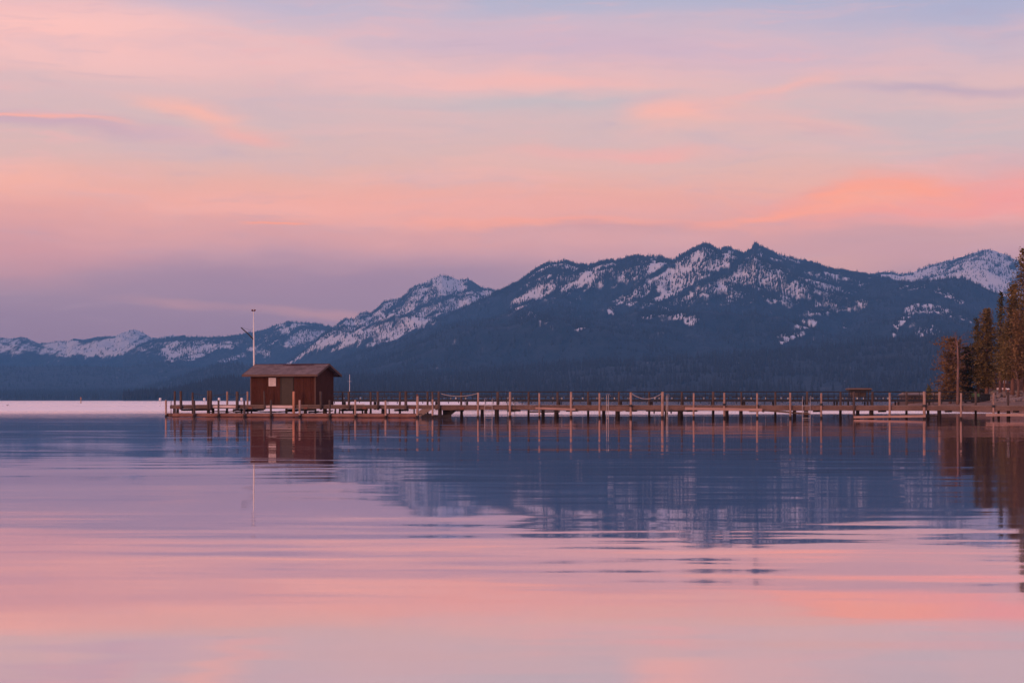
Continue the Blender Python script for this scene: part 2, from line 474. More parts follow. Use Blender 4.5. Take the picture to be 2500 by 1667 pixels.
def layer(name, prof, Dr, Df, base, strokes, seed=1, amp=90, step=2.0, rows=110, jag=1.3, skew=.5, trees=6000, ridge_trees=1.0, shape=1.15, diag=1.3, gain=1.0):
    prof = np.array(prof, float)
    px = np.arange(prof[0, 0], prof[-1, 0], step)
    py = np.interp(px, prof[:, 0], prof[:, 1])
    py = py + (fbm(px / 9.0, px * 0, 4, seed) - .5) * jag * 3
    tpx = (px - CX) / F
    ridgeD = Dr * (1 + .10 * (fbm(px / 160, px * 0 + 3, 3, seed + 5) - .5))
    sl = (HY - py) / F
    nb = 12
    v = np.concatenate([np.linspace(0, 1, rows), 1 + np.linspace(.02, .3, nb)])
    V, TP = np.meshgrid(v, tpx, indexing='ij')
    RD = np.broadcast_to(ridgeD, V.shape); SL = np.broadcast_to(sl, V.shape)
    D = Df + V * (RD - Df)
    zr = H + SL * RD
    fr = np.clip(V, 0, 1)
    z = zr * fr ** shape
    X = TP * D
    rn = ridged((X + skew * D) / 1500, D / 4200 + 7, 5, seed + 2) - .55
    fn = fbm(X / 260, D / 330, 4, seed + 9) - .5
    env = np.sin(np.pi * np.clip(fr, 0, 1)) ** .7
    z = z + env * (rn * amp * 3.2 + fn * amp * .8) * np.clip(zr / 400, .15, 1.2)
    lim = H + SL * D * (.985 - .02 * (1 - fr))
    z = np.where(V < .995, np.minimum(z, lim), z)
    z = np.where(V > 1, zr - (V - 1) * zr * 1.8 - 5, z)
    z[0] = -25
    vx = np.stack([X, D, z], -1).reshape(-1, 3)
    R_, K_ = V.shape
    ii = np.arange(R_ - 1)[:, None] * K_ + np.arange(K_ - 1)[None]
    ii = ii.ravel()
    f = np.stack([ii, ii + 1, ii + 1 + K_, ii + K_], -1)
    o = np_mesh(name, vx, f, M['mountain'], smooth=True)
    PX = CX + X / D * F; PY = HY - (z - H) / D * F
    s_ = stroke_field(PX, PY, strokes, base(PX, PY, X, D) + np.zeros_like(PX)) * gain
    # lit sides of spurs put into the snow cover, as streaks slanting down-left
    ga = (PX * .87 - PY * .5) / 75; gb = (PX * .5 + PY * .87) / 9
    gul = fbm(ga, gb, 4, seed + 60) - .5
    s_ = np.clip(s_ + gul * diag * np.clip(s_ * 3.5, 0, 1) * np.clip((1.02 - s_) * 4, 0, 1), 0, 1)
    at = o.data.attributes.new('snow', 'FLOAT', 'POINT'); at.data.foreach_set('value', s_.astype(np.float32).ravel())
    tag(o, kind='structure')
    # trees on it
    rng = np.random.RandomState(seed)
    n = trees * 14
    ri = rng.rand(n) ** .75 * (rows - 1.01); ki = rng.rand(n) * (K_ - 1.01)
    r0 = ri.astype(int); k0 = ki.astype(int); fr_ = (ri - r0)[:, None]; fk = (ki - k0)[:, None]
    G = np.stack([X, D, z], -1)
    pt = (G[r0, k0] * (1 - fk) + G[r0, k0 + 1] * fk) * (1 - fr_) + (G[r0 + 1, k0] * (1 - fk) + G[r0 + 1, k0 + 1] * fk) * fr_
    sv = s_[r0, k0]
    clump = fbm(pt[:, 0] / 90, pt[:, 1] / 160, 3, seed + 30)
    want = np.where(sv > .14, np.clip(1.6 - 1.5 * sv, .05, 1), .12)
    keep = rng.rand(n) < want * np.clip((clump - .30) * 4.5, .06, 1)
    keep &= pt[:, 2] > 3
    pt = pt[keep][:trees]
    FOR.append(pt)
    # skyline trees
    m_ = int(K_ * ridge_trees)
    kk = (rng.rand(m_) * (K_ - 1)).astype(int)
    cl = fbm(px[kk] / 14, px[kk] * 0, 3, seed + 44) > .47
    FOR.append(G[rows - 1 - rng.randint(0, 2, m_), kk][cl])
    return o


def above(pts, soft, k):
    """base snow cover above a line of photo rows"""
    pts = np.array(pts, float)
    return lambda px, py, X, D: k * np.clip((np.interp(px, pts[:, 0], pts[:, 1]) - py) / soft, 0, 1)


layer('far_mountain_range', [(-420, 836), (-200, 828), (0, 825), (20, 827), (51, 823), (68, 827), (92, 837), (112, 838), (143, 832), (163, 834), (180, 826), (204, 829),
      (238, 822), (282, 820), (296, 813), (316, 806), (337, 806), (354, 815), (367, 824), (391, 825), (418, 818), (442, 823), (500, 835), (620, 850)],
      18500, 12500, above([(-400, 880), (330, 888), (500, 870)], 22, .47),
      [([(-200, 885), (60, 868), (200, 880), (330, 875)], 9, -.75), ([(180, 829), (205, 832), (280, 823)], 4, -.95),
       ([(320, 812), (345, 818)], 7, -.55), ([(40, 826), (95, 845), (140, 858)], 4, -.6), ([(0, 835), (60, 858), (110, 868)], 3, -.6), ([(340, 850), (420, 838)], 6, -.6)],
      seed=3, amp=120, trees=2500, ridge_trees=.1, jag=.8)
layer('mountain_range', [(300, 868), (340, 845), (381, 828), (435, 823), (476, 822), (510, 824), (561, 820), (595, 817), (633, 807), (660, 800), (666, 797),
      (691, 789), (705, 785), (722, 786), (744, 788), (777, 791), (810, 799), (860, 820), (950, 850), (1050, 880)],
      16500, 10000, above([(300, 870), (450, 885), (560, 872), (700, 860), (900, 850)], 25, .22),
      [([(400, 855), (430, 840)], 10, .75), ([(420, 872), (460, 862), (510, 850)], 17, .68), ([(515, 850), (560, 838)], 11, .66),
       ([(610, 850), (650, 862)], 14, .5), ([(620, 830), (650, 820)], 12, .4), ([(680, 796), (700, 805)], 10, .9), ([(712, 800), (718, 790)], 8, .85),
       ([(725, 790), (750, 792)], 6, .6), ([(700, 840), (735, 825)], 12, .55), ([(540, 880), (600, 868)], 6, .5), ([(760, 830), (810, 815)], 8, .4),
       ([(381, 832), (480, 826), (560, 824)], 4, -.9), ([(760, 796), (820, 806)], 6, -.7)],
      seed=11, amp=110, gain=1.12, trees=11000, ridge_trees=.5)
layer('snowy_peak', [(600, 915), (640, 902), (700, 886), (750, 850), (790, 815), (813, 800), (827, 788), (840, 777), (865, 778), (876, 767), (887, 762), (907, 764),
      (918, 753), (937, 737), (968, 730), (987, 723), (1001, 706), (1020, 694), (1042, 688), (1059, 679), (1078, 672), (1097, 675), (1120, 683),
      (1142, 681), (1161, 692), (1183, 705), (1194, 706), (1222, 709), (1260, 725), (1400, 790)],
      14500, 8500, above([(600, 905), (700, 888), (880, 850), (1000, 815), (1130, 765), (1260, 730)], 22, .36),
      [([(1068, 690), (1082, 700), (1100, 700), (1130, 692)], 24, 1.2), ([(1085, 708), (1110, 702)], 13, 1.2), ([(1020, 720), (1035, 705)], 8, .7), ([(1035, 735), (1050, 715)], 9, .85),
       ([(975, 768), (1010, 755)], 8, .85), ([(935, 748), (965, 738)], 7, .8), ([(915, 765), (935, 775)], 10, .95), ([(845, 795), (885, 790), (915, 785)], 9, .85),
       ([(860, 815), (930, 805), (960, 795)], 11, .55), ([(700, 884), (740, 858), (775, 838), (850, 822), (880, 810)], 9, .85), ([(895, 848), (930, 828), (970, 815), (1010, 795), (1060, 775)], 10, .6),
       ([(1030, 755), (1060, 745)], 8, .5), ([(1150, 720), (1190, 735)], 14, .5), ([(1100, 740), (1150, 740)], 14, .4),
       ([(1133, 690), (1150, 695), (1175, 708)], 10, -.75), ([(905, 790), (985, 770), (1040, 745), (1100, 722)], 6, -.75), ([(820, 820), (790, 855), (760, 875)], 3, -.4),
       ([(1045, 690), (1055, 705), (1020, 740)], 5, -.7), ([(1000, 712), (990, 735), (950, 760)], 5, -.7), ([(925, 755), (905, 770), (880, 775)], 5, -.8), ([(835, 785), (835, 800)], 5, -.6)],
      seed=21, amp=120, gain=1.2, trees=12000, ridge_trees=.35)
layer('right_snowy_peak', [(2060, 676), (2100, 671), (2149, 666), (2174, 664), (2196, 669), (2228, 665), (2247, 656), (2279, 645), (2324, 634), (2356, 625), (2388, 613), (2413, 609), (2436, 615), (2483, 634), (2500, 650), (2560, 685), (2750, 760), (2900, 800)],
      14000, 9500, above([(2050, 720), (2900, 780)], 12, .70),
      [([(2130, 668), (2175, 665), (2225, 668)], 5, -.7), ([(2240, 663), (2300, 646), (2400, 616)], 6, -.55), ([(2310, 665), (2320, 650)], 5, -.5), ([(2345, 660), (2350, 645)], 5, -.5), ([(2225, 680), (2260, 676)], 4, -.4), ([(2420, 640), (2440, 650)], 6, -.35), ([(2400, 690), (2440, 700)], 8, -.45), ([(2482, 680), (2472, 690), (2495, 665)], 10, -.85), ([(2380, 640), (2400, 622), (2430, 630)], 12, -.45), ([(2470, 650), (2490, 668)], 9, -.7), ([(2300, 675), (2330, 660)], 6, -.35),
       ([(2450, 715), (2500, 700)], 7, -.5), ([(2440, 625), (2490, 645)], 5, -.6)],
      seed=31, amp=100, gain=1.12, trees=4500, ridge_trees=1.1)
layer('mountain_massif', [(640, 948), (700, 928), (800, 892), (880, 860), (950, 836), (1050, 790), (1130, 752), (1180, 730), (1224, 711), (1269, 687), (1305, 660), (1340, 642),
      (1379, 638), (1412, 648), (1448, 648), (1471, 638), (1516, 635), (1552, 624), (1582, 626), (1611, 626), (1638, 636), (1668, 622), (1695, 607), (1718, 596), (1733, 599),
      (1757, 610), (1778, 603), (1796, 611), (1812, 619), (1834, 610), (1841, 596), (1845, 594), (1850, 599), (1868, 607), (1893, 618), (1929, 628), (1960, 636), (1999, 647), (2037, 658), (2082, 666),
      (2120, 672), (2149, 676), (2174, 683), (2228, 700), (2300, 720), (2420, 750), (2600, 780), (2900, 800)],
      11500, 5600, above([(700, 930), (1100, 775), (1220, 735), (1300, 760), (1450, 735), (1700, 735), (2000, 775), (2300, 730)], 60, .29),
      [([(1262, 742), (1290, 728), (1345, 702)], 13, .72), ([(1320, 690), (1350, 670)], 12, .35), ([(1345, 648), (1375, 645)], 8, .85), ([(1398, 657), (1435, 654)], 7, .7),
       ([(1372, 714), (1412, 690), (1450, 662), (1500, 645)], 10, .72), ([(1447, 688), (1440, 695)], 7, .95), ([(1590, 633), (1596, 650)], 9, .8), ([(1560, 628), (1630, 640)], 8, .6),
       ([(1540, 736), (1560, 715), (1590, 690), (1630, 668)], 14, .55), ([(1540, 730), (1550, 722)], 6, .85), ([(1495, 742), (1520, 730)], 7, .6), ([(1495, 765), (1490, 758)], 7, .5),
       ([(1600, 735), (1650, 708), (1690, 690)], 5, .85), ([(1590, 755), (1650, 740), (1720, 710), (1800, 680), (1860, 650)], 26, .36), ([(1690, 780), (1620, 760), (1560, 770)], 14, .38),
       ([(1700, 625), (1740, 612)], 14, .48), ([(1782, 622), (1772, 630), (1788, 612)], 8, .9), ([(1740, 610), (1765, 618)], 5, .7), ([(1853, 612), (1858, 622)], 8, .75),
       ([(1900, 628), (1950, 643)], 6, .8), ([(1960, 645), (2060, 668)], 6, .5), ([(1820, 640), (1950, 670), (2080, 690)], 22, .34), ([(1870, 710), (1980, 700), (2040, 710)], 26, .34),
       ([(1780, 720), (1900, 730), (1980, 720)], 22, .34), ([(1990, 760), (2060, 745), (2110, 735)], 16, .30), ([(1950, 795), (1985, 785)], 10, .38), ([(2060, 795), (2090, 793)], 6, .55),
       ([(1905, 833), (1920, 830)], 5, .6), ([(1960, 815), (1900, 820)], 8, .32), ([(1310, 780), (1345, 775)], 16, .38), ([(1250, 770), (1300, 765)], 14, .2), ([(1400, 810), (1430, 795)], 5, .36),
       ([(1380, 755), (1410, 735)], 10, .25), ([(2120, 680), (2200, 678)], 6, .6), ([(1370, 665), (1440, 672)], 12, .30),
       ([(1820, 622), (1790, 650), (1720, 688), (1650, 722), (1570, 762), (1480, 800)], 11, -.97), ([(1640, 645), (1570, 690), (1500, 715), (1400, 745), (1300, 790)], 14, -.8),  # shaded gullies of the massif put in as dark snowless bands
       ([(1420, 655), (1370, 690), (1330, 715)], 7, -.7), ([(1830, 700), (1860, 740), (1900, 760)], 16, -.75)],
      seed=41, amp=120, gain=1.52, diag=1.1, trees=90000, ridge_trees=1.3, rows=150, skew=.9, jag=1.2)
layer('wooded_hill', [(2000, 780), (2080, 730), (2133, 690), (2180, 687), (2228, 689), (2273, 684), (2324, 679), (2349, 679), (2375, 688), (2400, 701), (2429, 715), (2467, 730), (2600, 790), (2900, 850)],
      9800, 5200, above([(2000, 700), (2900, 700)], 20, .05),
      [([(2215, 762), (2240, 750), (2270, 752)], 10, .8), ([(2290, 755), (2325, 770)], 9, .75), ([(2190, 797), (2205, 783)], 8, .7), ([(2230, 800), (2300, 815)], 12, .45), ([(2250, 815), (2275, 800)], 6, .6),
       ([(2190, 812), (2180, 822)], 6, .5), ([(2290, 710), (2345, 735)], 7, .45), ([(2350, 775), (2420, 790)], 10, .35), ([(2200, 700), (2260, 700)], 6, .3)],
      seed=51, amp=80, gain=1.2, trees=9000, ridge_trees=1.2)
layer('shore_foothills', [(560, 960), (700, 948), (780, 934), (830, 926), (900, 924), (1000, 921), (1150, 912), (1250, 905), (1350, 893), (1450, 886), (1600, 880), (1800, 868), (2000, 852), (2200, 832), (2400, 815), (2700, 800)],
      5600, 3600, above([(0, 0), (2700, 0)], 20, 0), [([(1178, 912), (1184, 911)], 3, .5)], seed=61, amp=30, trees=9000, ridge_trees=1.5, rows=60, jag=1.0)
layer('left_foothills', [(-400, 948), (0, 958), (150, 957), (340, 953), (408, 932), (476, 909), (527, 893), (571, 887), (605, 892), (680, 915), (760, 935), (900, 950)],
      9500, 6500, above([(-400, 0), (2700, 0)], 20, 0), [([(0, 0)], 1, .1)], seed=71, amp=30, trees=7000, ridge_trees=1.3, rows=60, jag=.8)
layer('wooded_point', [(300, 972), (420, 964), (490, 946), (510, 938), (561, 934), (620, 936), (700, 938), (800, 950), (900, 965)],
      5200, 4200, above([(-400, 0), (2700, 0)], 20, 0), [([(0, 0)], 1, .1)], seed=81, amp=10, trees=4000, ridge_trees=1.5, rows=40, jag=.8)
layer('far_lake_shore', [(-600, 900), (-200, 896), (0, 897), (120, 893), (250, 895), (350, 900), (450, 905), (600, 915), (800, 930)],
      12300, 9000, above([(-600, 0), (2700, 0)], 20, 0), [([(0, 0)], 1, .1)], seed=91, amp=25, trees=4000, ridge_trees=.5, rows=60, jag=.8)

pt = np.concatenate(FOR)
rng = np.random.RandomState(5)
n = len(pt)
h = rng.uniform(12, 24, n) * (.7 + .5 * rng.rand(n)); r = h * rng.uniform(.12, .19, n); a0 = rng.rand(n) * 6.28
vv = np.zeros((n, 5, 3))
for k in range(4):
    vv[:, k, 0] = pt[:, 0] + r * np.cos(a0 + k * math.pi / 2); vv[:, k, 1] = pt[:, 1] + r * np.sin(a0 + k * math.pi / 2); vv[:, k, 2] = pt[:, 2] - 2
vv[:, 4] = pt; vv[:, 4, 2] += h
b = np.arange(n)[:, None, None] * 5
ff = (b + np.array([[0, 1, 4], [1, 2, 4], [2, 3, 4], [3, 0, 4]])[None]).reshape(-1, 3)
tag(np_mesh('distant_forest', vv.reshape(-1, 3), ff, M['far_tree']), 'dark conifer forest covering the snowy mountain slopes', 'forest', kind='stuff')


# ------------------------------------------------------------------ photo pixel -> place
def at(px, py, D):
    return ((px - CX) / F * D, D, H - (py - HY) / F * D)


PHI = math.radians(20)
ORG = np.array((0.0, 155.0))
ES = np.array((math.cos(PHI), -math.sin(PHI))); EW = np.array((math.sin(PHI), math.cos(PHI)))


def ps(px, w=0.0):
    """distance along the pier of the photo column px, on the line w metres behind its front edge"""
    q = (px - CX) / F
    return (q * (ORG[1] + w * EW[1]) - w * EW[0]) / (ES[0] - q * ES[1])


def pd(px, w=0.0): return ORG[1] + ps(px, w) * ES[1] + w * EW[1]
def pz(px, py, w=0.0): return H - (py - HY) / F * pd(px, w)


def new_pier(name):      # local x along the pier, local y away from the camera
    return empty(name, (ORG[0], ORG[1], 0), -PHI)


R = random.Random(4)


def post_mb(s, w, z0, z1, r, lean=0.0, n=12):
    m = MB(); k = 6
    l2 = R.uniform(-.012, .012)
    pts = [(s + lean * (i / k) + R.uniform(-.006, .006), w + l2 * i, z0 + (z1 - z0) * i / k) for i in range(k + 1)]
    rr = [r * (1.06 - .10 * i / k) * R.uniform(.97, 1.03) for i in range(k + 1)]
    pts.append((pts[-1][0], pts[-1][1], z1 + r * .22)); rr.append(r * .70)
    m.tube(pts, rr, n)
    return m


# ------------------------------------------------------------------ the main pier
DZ = 1.0       # deck height
pier = new_pier('wooden_pier')
tag(pier, 'long weathered wooden pier on piles with mooring posts, running to the right-hand shore', 'pier')
sL, sR = ps(416), ps(2640)
LW = 5.2       # depth of the hut platform
sp = ps(868)
# deck: planks laid across, small gaps
m = MB(); s = sL
while s < sR:
    w1_ = LW if s < sp else 2.7
    m.box(s, s + .18, R.uniform(-.02, .02), w1_ + R.uniform(-.02, .02), DZ - .05 + R.uniform(-.006, .006), DZ + R.uniform(-.004, .004)); s += .195
m.build('deck', M['deck'], pier)
# front beams in lengths
joins = [416, 513, 578, 650, 716, 790, 905, 1010, 1078, 1166, 1290, 1393, 1540, 1672, 1740, 1849, 1965, 2085, 2171, 2257, 2345, 2425, 2520, 2640]
for i, (a, b_) in enumerate(zip(joins, joins[1:])):
    mt = M['board_white'] if a in (513, 650) else (M['beam_left'] if a < 1078 else M['beam'])
    hgt = .26 if a < 1078 else .30 + R.uniform(-.02, .03)
    if a in (513, 650): hgt = .2
    m = MB(); off = R.uniform(-.03, .03)
    y = -.10 if a not in (513, 650) else -.12
    za, zb = DZ - .055 + R.uniform(-.015, 0), DZ - .055 + R.uniform(-.015, 0)
    if a == 1393: zb -= .02; hgt = .36
    m.hexa([(ps(a) + .01, y, za - hgt), (ps(b_) - .01, y, zb - hgt), (ps(b_) - .01, y + .09, zb - hgt), (ps(a) + .01, y + .09, za - hgt),
            (ps(a) + .01, y, za), (ps(b_) - .01, y, zb), (ps(b_) - .01, y + .09, zb), (ps(a) + .01, y + .09, za)])
    m.build('beam', mt, pier, bevel=.008)
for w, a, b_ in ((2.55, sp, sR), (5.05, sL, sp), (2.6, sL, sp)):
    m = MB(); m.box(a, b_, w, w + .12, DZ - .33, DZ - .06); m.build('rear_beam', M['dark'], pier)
# cross bearers
for k in range(int((sR - sL) / 2.4)):
    s = sL + 1 + k * 2.4
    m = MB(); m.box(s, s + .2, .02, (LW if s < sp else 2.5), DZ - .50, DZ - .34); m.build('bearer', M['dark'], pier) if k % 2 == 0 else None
wraps = {1540: 990, 1768: 987, 1849: 990, 2005: 986.5, 2257: 990, 2425: 991, 1393: 988}
# near row: column, top row, radius, material
near = [(442, 955, .11, 'post_dark'), (508, 954, .10, 'post_dark'), (514, 954, .12, 'post_dark'), (579, 956, .12, 'post_dark'), (646, 955, .07, 'post_dark'), (717, 956, .105, 'post_orange'), (784, 956, .10, 'post_dark'),
        (852, 957, .09, 'post_dark'), (923, 956, .10, 'post_dark'), (991, 955, .11, 'post_dark'), (1056, 956, .08, 'post_dark'), (1072, 956, .10, 'post_dark'),
        (1167, 959, .075, 'post_pale'), (1245, 957, .095, 'post_pale'), (1317, 960, .075, 'post_pale'), (1394, 957, .095, 'post_pale'), (1464, 960, .075, 'post_pale'),
        (1540, 958, .095, 'post_pale'), (1617, 957, .11, 'post_pale'), (1693, 960, .075, 'post_pale'), (1768, 959, .08, 'post_pale'), (1849, 960, .075, 'post_pale'), (1930, 959, .08, 'post_pale'),
        (2005, 960, .075, 'post_pale'), (2085, 957, .085, 'post_dark'), (2172, 959, .08, 'post_pale'), (2257, 956, .105, 'post_pale'), (2346, 960, .075, 'post_pale'), (2425, 960, .07, 'post_pale'), (2580, 958, .08, 'post_pale')]
for px, top, r, mt in near:
    w = -.10 - r - .015
    z0 = -.8 if px > 1100 or mt != 'post_dark' else DZ - .40
    o = post_mb(ps(px, w), w, z0, pz(px, top, w), r, R.uniform(-.03, .03)).build('post', M[mt], pier, smooth=True)
    if px in wraps:
        z = pz(px, wraps[px], w); m = MB()
        for q in range(4):
            m.tube([(ps(px, w) + (r + .012) * math.cos(th), w + (r + .012) * math.sin(th), z + q * .045 - .08) for th in np.linspace(0, 6.28, 15)], .024, 6, False)
        m.build('rope_wrap', M['rope_dark'], o)
far = [(427, 955, .09), (471, 958, .09), (555, 956, .085), (605, 956, .08), (699, 956, .10), (771, 957, .07), (837, 957, .075), (905, 957, .085), (976, 957, .09), (1044, 956, .085), (1126, 957, .09),
       (1215, 957, .11), (1290, 957, .09), (1361, 958, .095), (1436, 957, .09), (1511, 957, .085), (1585, 957, .085), (1665, 957, .085), (1741, 957, .10), (1810, 957, .07), (1893, 957, .085), (1971, 956, .085),
       (2052, 957, .09), (2130, 957, .085), (2213, 957, .09), (2294, 957, .095), (2382, 957, .085), (2461, 957, .08), (2560, 957, .09)]
for px, top, r in far:
    w = 2.7 + r + .03 if px > 868 else 5.25 + r
    mt = 'post_pale' if px in (2294, 605, 555) else 'post_dark'  # pale wood also stands in for light on a lit rear post
    post_mb(ps(px, w), w, -.8, pz(px, top, w), r).build('post', M[mt], pier, smooth=True)
piles = [(424, .06), (433, .12), (471, .07), (509, .13), (520, .12), (553, .07), (590, .08), (615, .07), (745, .14), (793, .17), (818, .07), (829, .06), (863, .07), (885, .07), (893, .13), (935, .14), (951, .06), (1011, .06), (1074, .16), (1129, .07), (1177, .14), (1213, .165), (1290, .08), (1326, .14), (1357, .14), (1436, .08),
         (1474, .14), (1507, .165), (1585, .075), (1626, .13), (1659, .17), (1741, .08), (1775, .13), (1809, .14), (1893, .08), (1940, .13), (1968, .165), (2051, .08), (2094, .14), (2127, .16), (2213, .08), (2266, .11),
         (2293, .15), (2382, .08), (2438, .09), (2462, .13), (2540, .14)]
for px, r in piles:
    w = .35 if r > .12 else 1.6
    post_mb(ps(px, w), w, -.8, DZ - .34, r).build('pile', M['pile'], pier, smooth=True)
# pale fender boards hung along the posts
for a, ya, b_, yb, hgt, mt, w in ((1307, 996, 1405, 999.5, .16, 'board_pale', -.33), (1672, 997, 1861, 1000.5, .205, 'board_pale', -.35), (2084, 1018, 2260, 1015.5, .17, 'board_pale', -.36),
                              (2407, 1012.5, 2620, 1013, .18, 'board_pale', -.33), (1290, 1005.5, 1367, 1004.5, .11, 'dark', .1), (1861, 1001, 1977, 1010.5, .13, 'beam_left', .12),
                              (1577, 1002.5, 1679, 1003, .10, 'dark', -.02), (2262, 1015.5, 2288, 1015.5, .10, 'dark', .1), (1393, 997, 1520, 1002, .14, 'beam', -.16), (1849, 999, 1866, 1005, .1, 'beam_left', -.05)):
    m = MB()
    m.bar((ps(a, w), w, pz(a, ya, w)), (ps(b_, w), w, pz(b_, yb, w)), .045, hgt)
    m.build('fender_board', M[mt], pier, bevel=.006)
# ladders
for a, b_, top, mt in ((1183.6, 1201.5, 971, 'steel'), (1239, 1257, 972, 'iron'), (1959, 1978, 967, 'steel'), (1481, 1485.5, 961, 'steel'), (1630.5, 1627, 962, 'steel')):
    w = -.22; m = MB()
    for x in (a, b_):
        m.tube([(ps(x, w), w + .5, pz(x, top + 6, w)), (ps(x, w), w + .32, pz(x, top + 1, w)), (ps(x, w), w + .12, pz(x, top, w)), (ps(x, w), w, pz(x, top + 4, w)), (ps(x, w), w, -.7)], .022, 6)
    for y in (990, 1005, 1020):
        z = pz(a, y, w); m.tube([(ps(a, w), w, z), (ps(b_, w), w, z)], .02, 6)
    m.build('ladder', M[mt], pier)
# plywood gussets by the end of the low dock
def prism(pxs, w, th, mt, name):
    m = MB(); k = len(pxs)
    f_ = [(ps(x, w), w, pz(x, y, w)) for x, y in pxs]
    m.poly(f_ + [(x, y + th, z) for x, y, z in f_], tuple(range(k))[::-1], tuple(range(k, 2 * k)), *[(i, (i + 1) % k, k + (i + 1) % k, k + i) for i in range(k)])
    return m.build(name, M[mt], pier)
prism([(1022, 1004), (1030, 998), (1056, 998), (1040, 1008), (1024, 1020)], -.18, .06, 'ply', 'gusset')
prism([(1081, 1000), (1118, 999), (1102, 1012), (1094, 1020), (1081, 1019)], .9, .06, 'dark', 'gusset')
# iron brackets on the beams
for px in (438, 613, 748, 892, 1010, 1130):
    m = MB(); w = -.16; m.box(ps(px) - .17, ps(px) + .17, w, w + .06, DZ - .34, DZ - .16); m.build('bracket', M['rust'], pier)
# lower raft under the hut
m = MB()
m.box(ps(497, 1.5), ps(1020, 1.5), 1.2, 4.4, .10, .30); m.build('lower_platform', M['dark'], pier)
m = MB()
for k in range(16):
    a = ps(505 + k * 17, 1); m = MB(); m.bar((a, 1.0 + R.random(), .36 + R.random() * .1), (a + R.uniform(.6, 1.7), 1.3 + R.random(), .38 + R.random() * .25), R.uniform(.06, .2), R.uniform(.05, .12)); m.build('brace', M['dark'], pier)

# ------------------------------------------------------------------ low dock in front of it
low = new_pier('low_dock')
tag(low, 'low rust-brown log dock at water level in front of the hut, with short posts', 'dock')
LWD = -2.6
cut = [405, 474.6, 532.8, 596.8, 661.7, 731.8, 804.5, 867.5, 942, 1018.6]
for a, b_ in zip(cut, cut[1:]):
    m = MB(); sa, sb = ps(a, LWD), ps(b_, LWD)
    k = 8
    m.tube([(sa + .02 + (sb - sa - .04) * i / k, LWD + .25 + R.uniform(-.01, .01), .17 + R.uniform(-.012, .012)) for i in range(k + 1)], [.155 * R.uniform(.93, 1.05) for _ in range(k + 1)], 12)
    m.build('log', M['log'], low, smooth=True)
m = MB(); s = ps(409, LWD)
while s < ps(1016, LWD):
    m.box(s, s + .19, LWD + .28, LWD + 1.1, .27 + R.uniform(-.01, .01), .315 + R.uniform(-.01, .01)); s += .21
m.build('deck', M['dark'], low)
m = MB(); m.bar((ps(1024, LWD), LWD + .5, .12), (ps(1100, LWD + 1.5), LWD + 1.6, .12), .5, .22); m.build('log', M['dark'], low)
for i, (px, top, r, mt) in enumerate([(405.5, 977, .085, 'post_pale'), (417, 979, .03, 'post_dark'), (474.6, 978, .10, 'post_dark'), (532.8, 977, .085, 'post_dark'), (596.8, 978, .085, 'post_dark'), (661.7, 977, .085, 'post_dark'), (731.8, 977, .085, 'post_pale'),
                         (804.5, 977, .09, 'post_dark'), (867.5, 977, .08, 'post_pale'), (942, 978, .085, 'post_pale'), (1018.6, 967, .10, 'post_pale'), (1056, 975, .075, 'post_pale')]):
    w = LWD - .02
    o = post_mb(ps(px, w), w, -.8, pz(px, top, w), r).build('post', M[mt], low, smooth=True)
    if top == 967:
        z = pz(px, top, w)
        MB().lathe([(.05, 0), (.075, .03), (.07, .10), (.03, .15), (.0, .16)], (ps(px, w), w, z + .02)).build('lamp', M['rust'], o, smooth=True)

# ------------------------------------------------------------------ boat hut
def hut_wall_sh(t, p):
    P = objc(t); x = t.sep(P)
    grv = t.m('PINGPONG', x[0], .15)
    line = t.smooth(grv, .012, .004)
    n = t.noise(t.mapping(P, scale=(4, 4, .8)), 2.0, 5, .65)
    c = t.mix(t.smooth(n, .3, .7), (.036, .0105, .008, 1), (.068, .021, .0155, 1))
    wn = t.n('ShaderNodeTexWhiteNoise', noise_dimensions='1D'); t.put(wn.inputs['W'], t.m('FLOOR', t.m('DIVIDE', x[0], .3)))
    c = t.mix(t.m('MULTIPLY', wn.outputs[0], .35), c, (.085, .034, .026, 1))
    st = t.m('MULTIPLY', t.smooth(t.m('ADD', x[2], t.m('MULTIPLY', n, .5)), .65, .25), .5)       # splash dirt along the foot
    c = t.mix(st, c, (.045, .026, .022, 1))
    t.put(p.inputs['Base Color'], t.mix(t.m('MULTIPLY', line, .6), c, (.03, .012, .010, 1))); p.inputs['Roughness'].default_value = .85; p.inputs['Specular IOR Level'].default_value = .15
M['hut_wall'] = mat('red-brown boarded wall', hut_wall_sh)


def roof_sh(t, p):
    P = objc(t)
    br = t.n('ShaderNodeTexBrick'); t.put(br.inputs[0], t.mapping(P, scale=(1, 1, 1)))
    br.inputs['Scale'].default_value = 1.0; br.inputs['Brick Width'].default_value = .3; br.inputs['Row Height'].default_value = .16; br.inputs['Mortar Size'].default_value = .012
    br.inputs['Color1'].default_value = (.15, .10, .10, 1); br.inputs['Color2'].default_value = (.10, .065, .065, 1); br.inputs['Mortar'].default_value = (.05, .03, .03, 1)
    n = t.noise(P, 1.3, 5, .7)
    t.put(p.inputs['Base Color'], t.mix(t.smooth(n, .35, .7), br.outputs[0], (.20, .14, .14, 1))); p.inputs['Roughness'].default_value = .9
M['roof'] = mat('weathered roof shingles', roof_sh)
M['bare'] = plain('bare roof boards', (.075, .03, .035), .9)
M['trim'] = plain('brown trim', (.10, .045, .036), .7)
M['door'] = plain('dark olive sliding door', (.030, .018, .014), .7, .2)
M['notice'] = plain('pale notice board', (.55, .47, .48), .6, .15, 6)

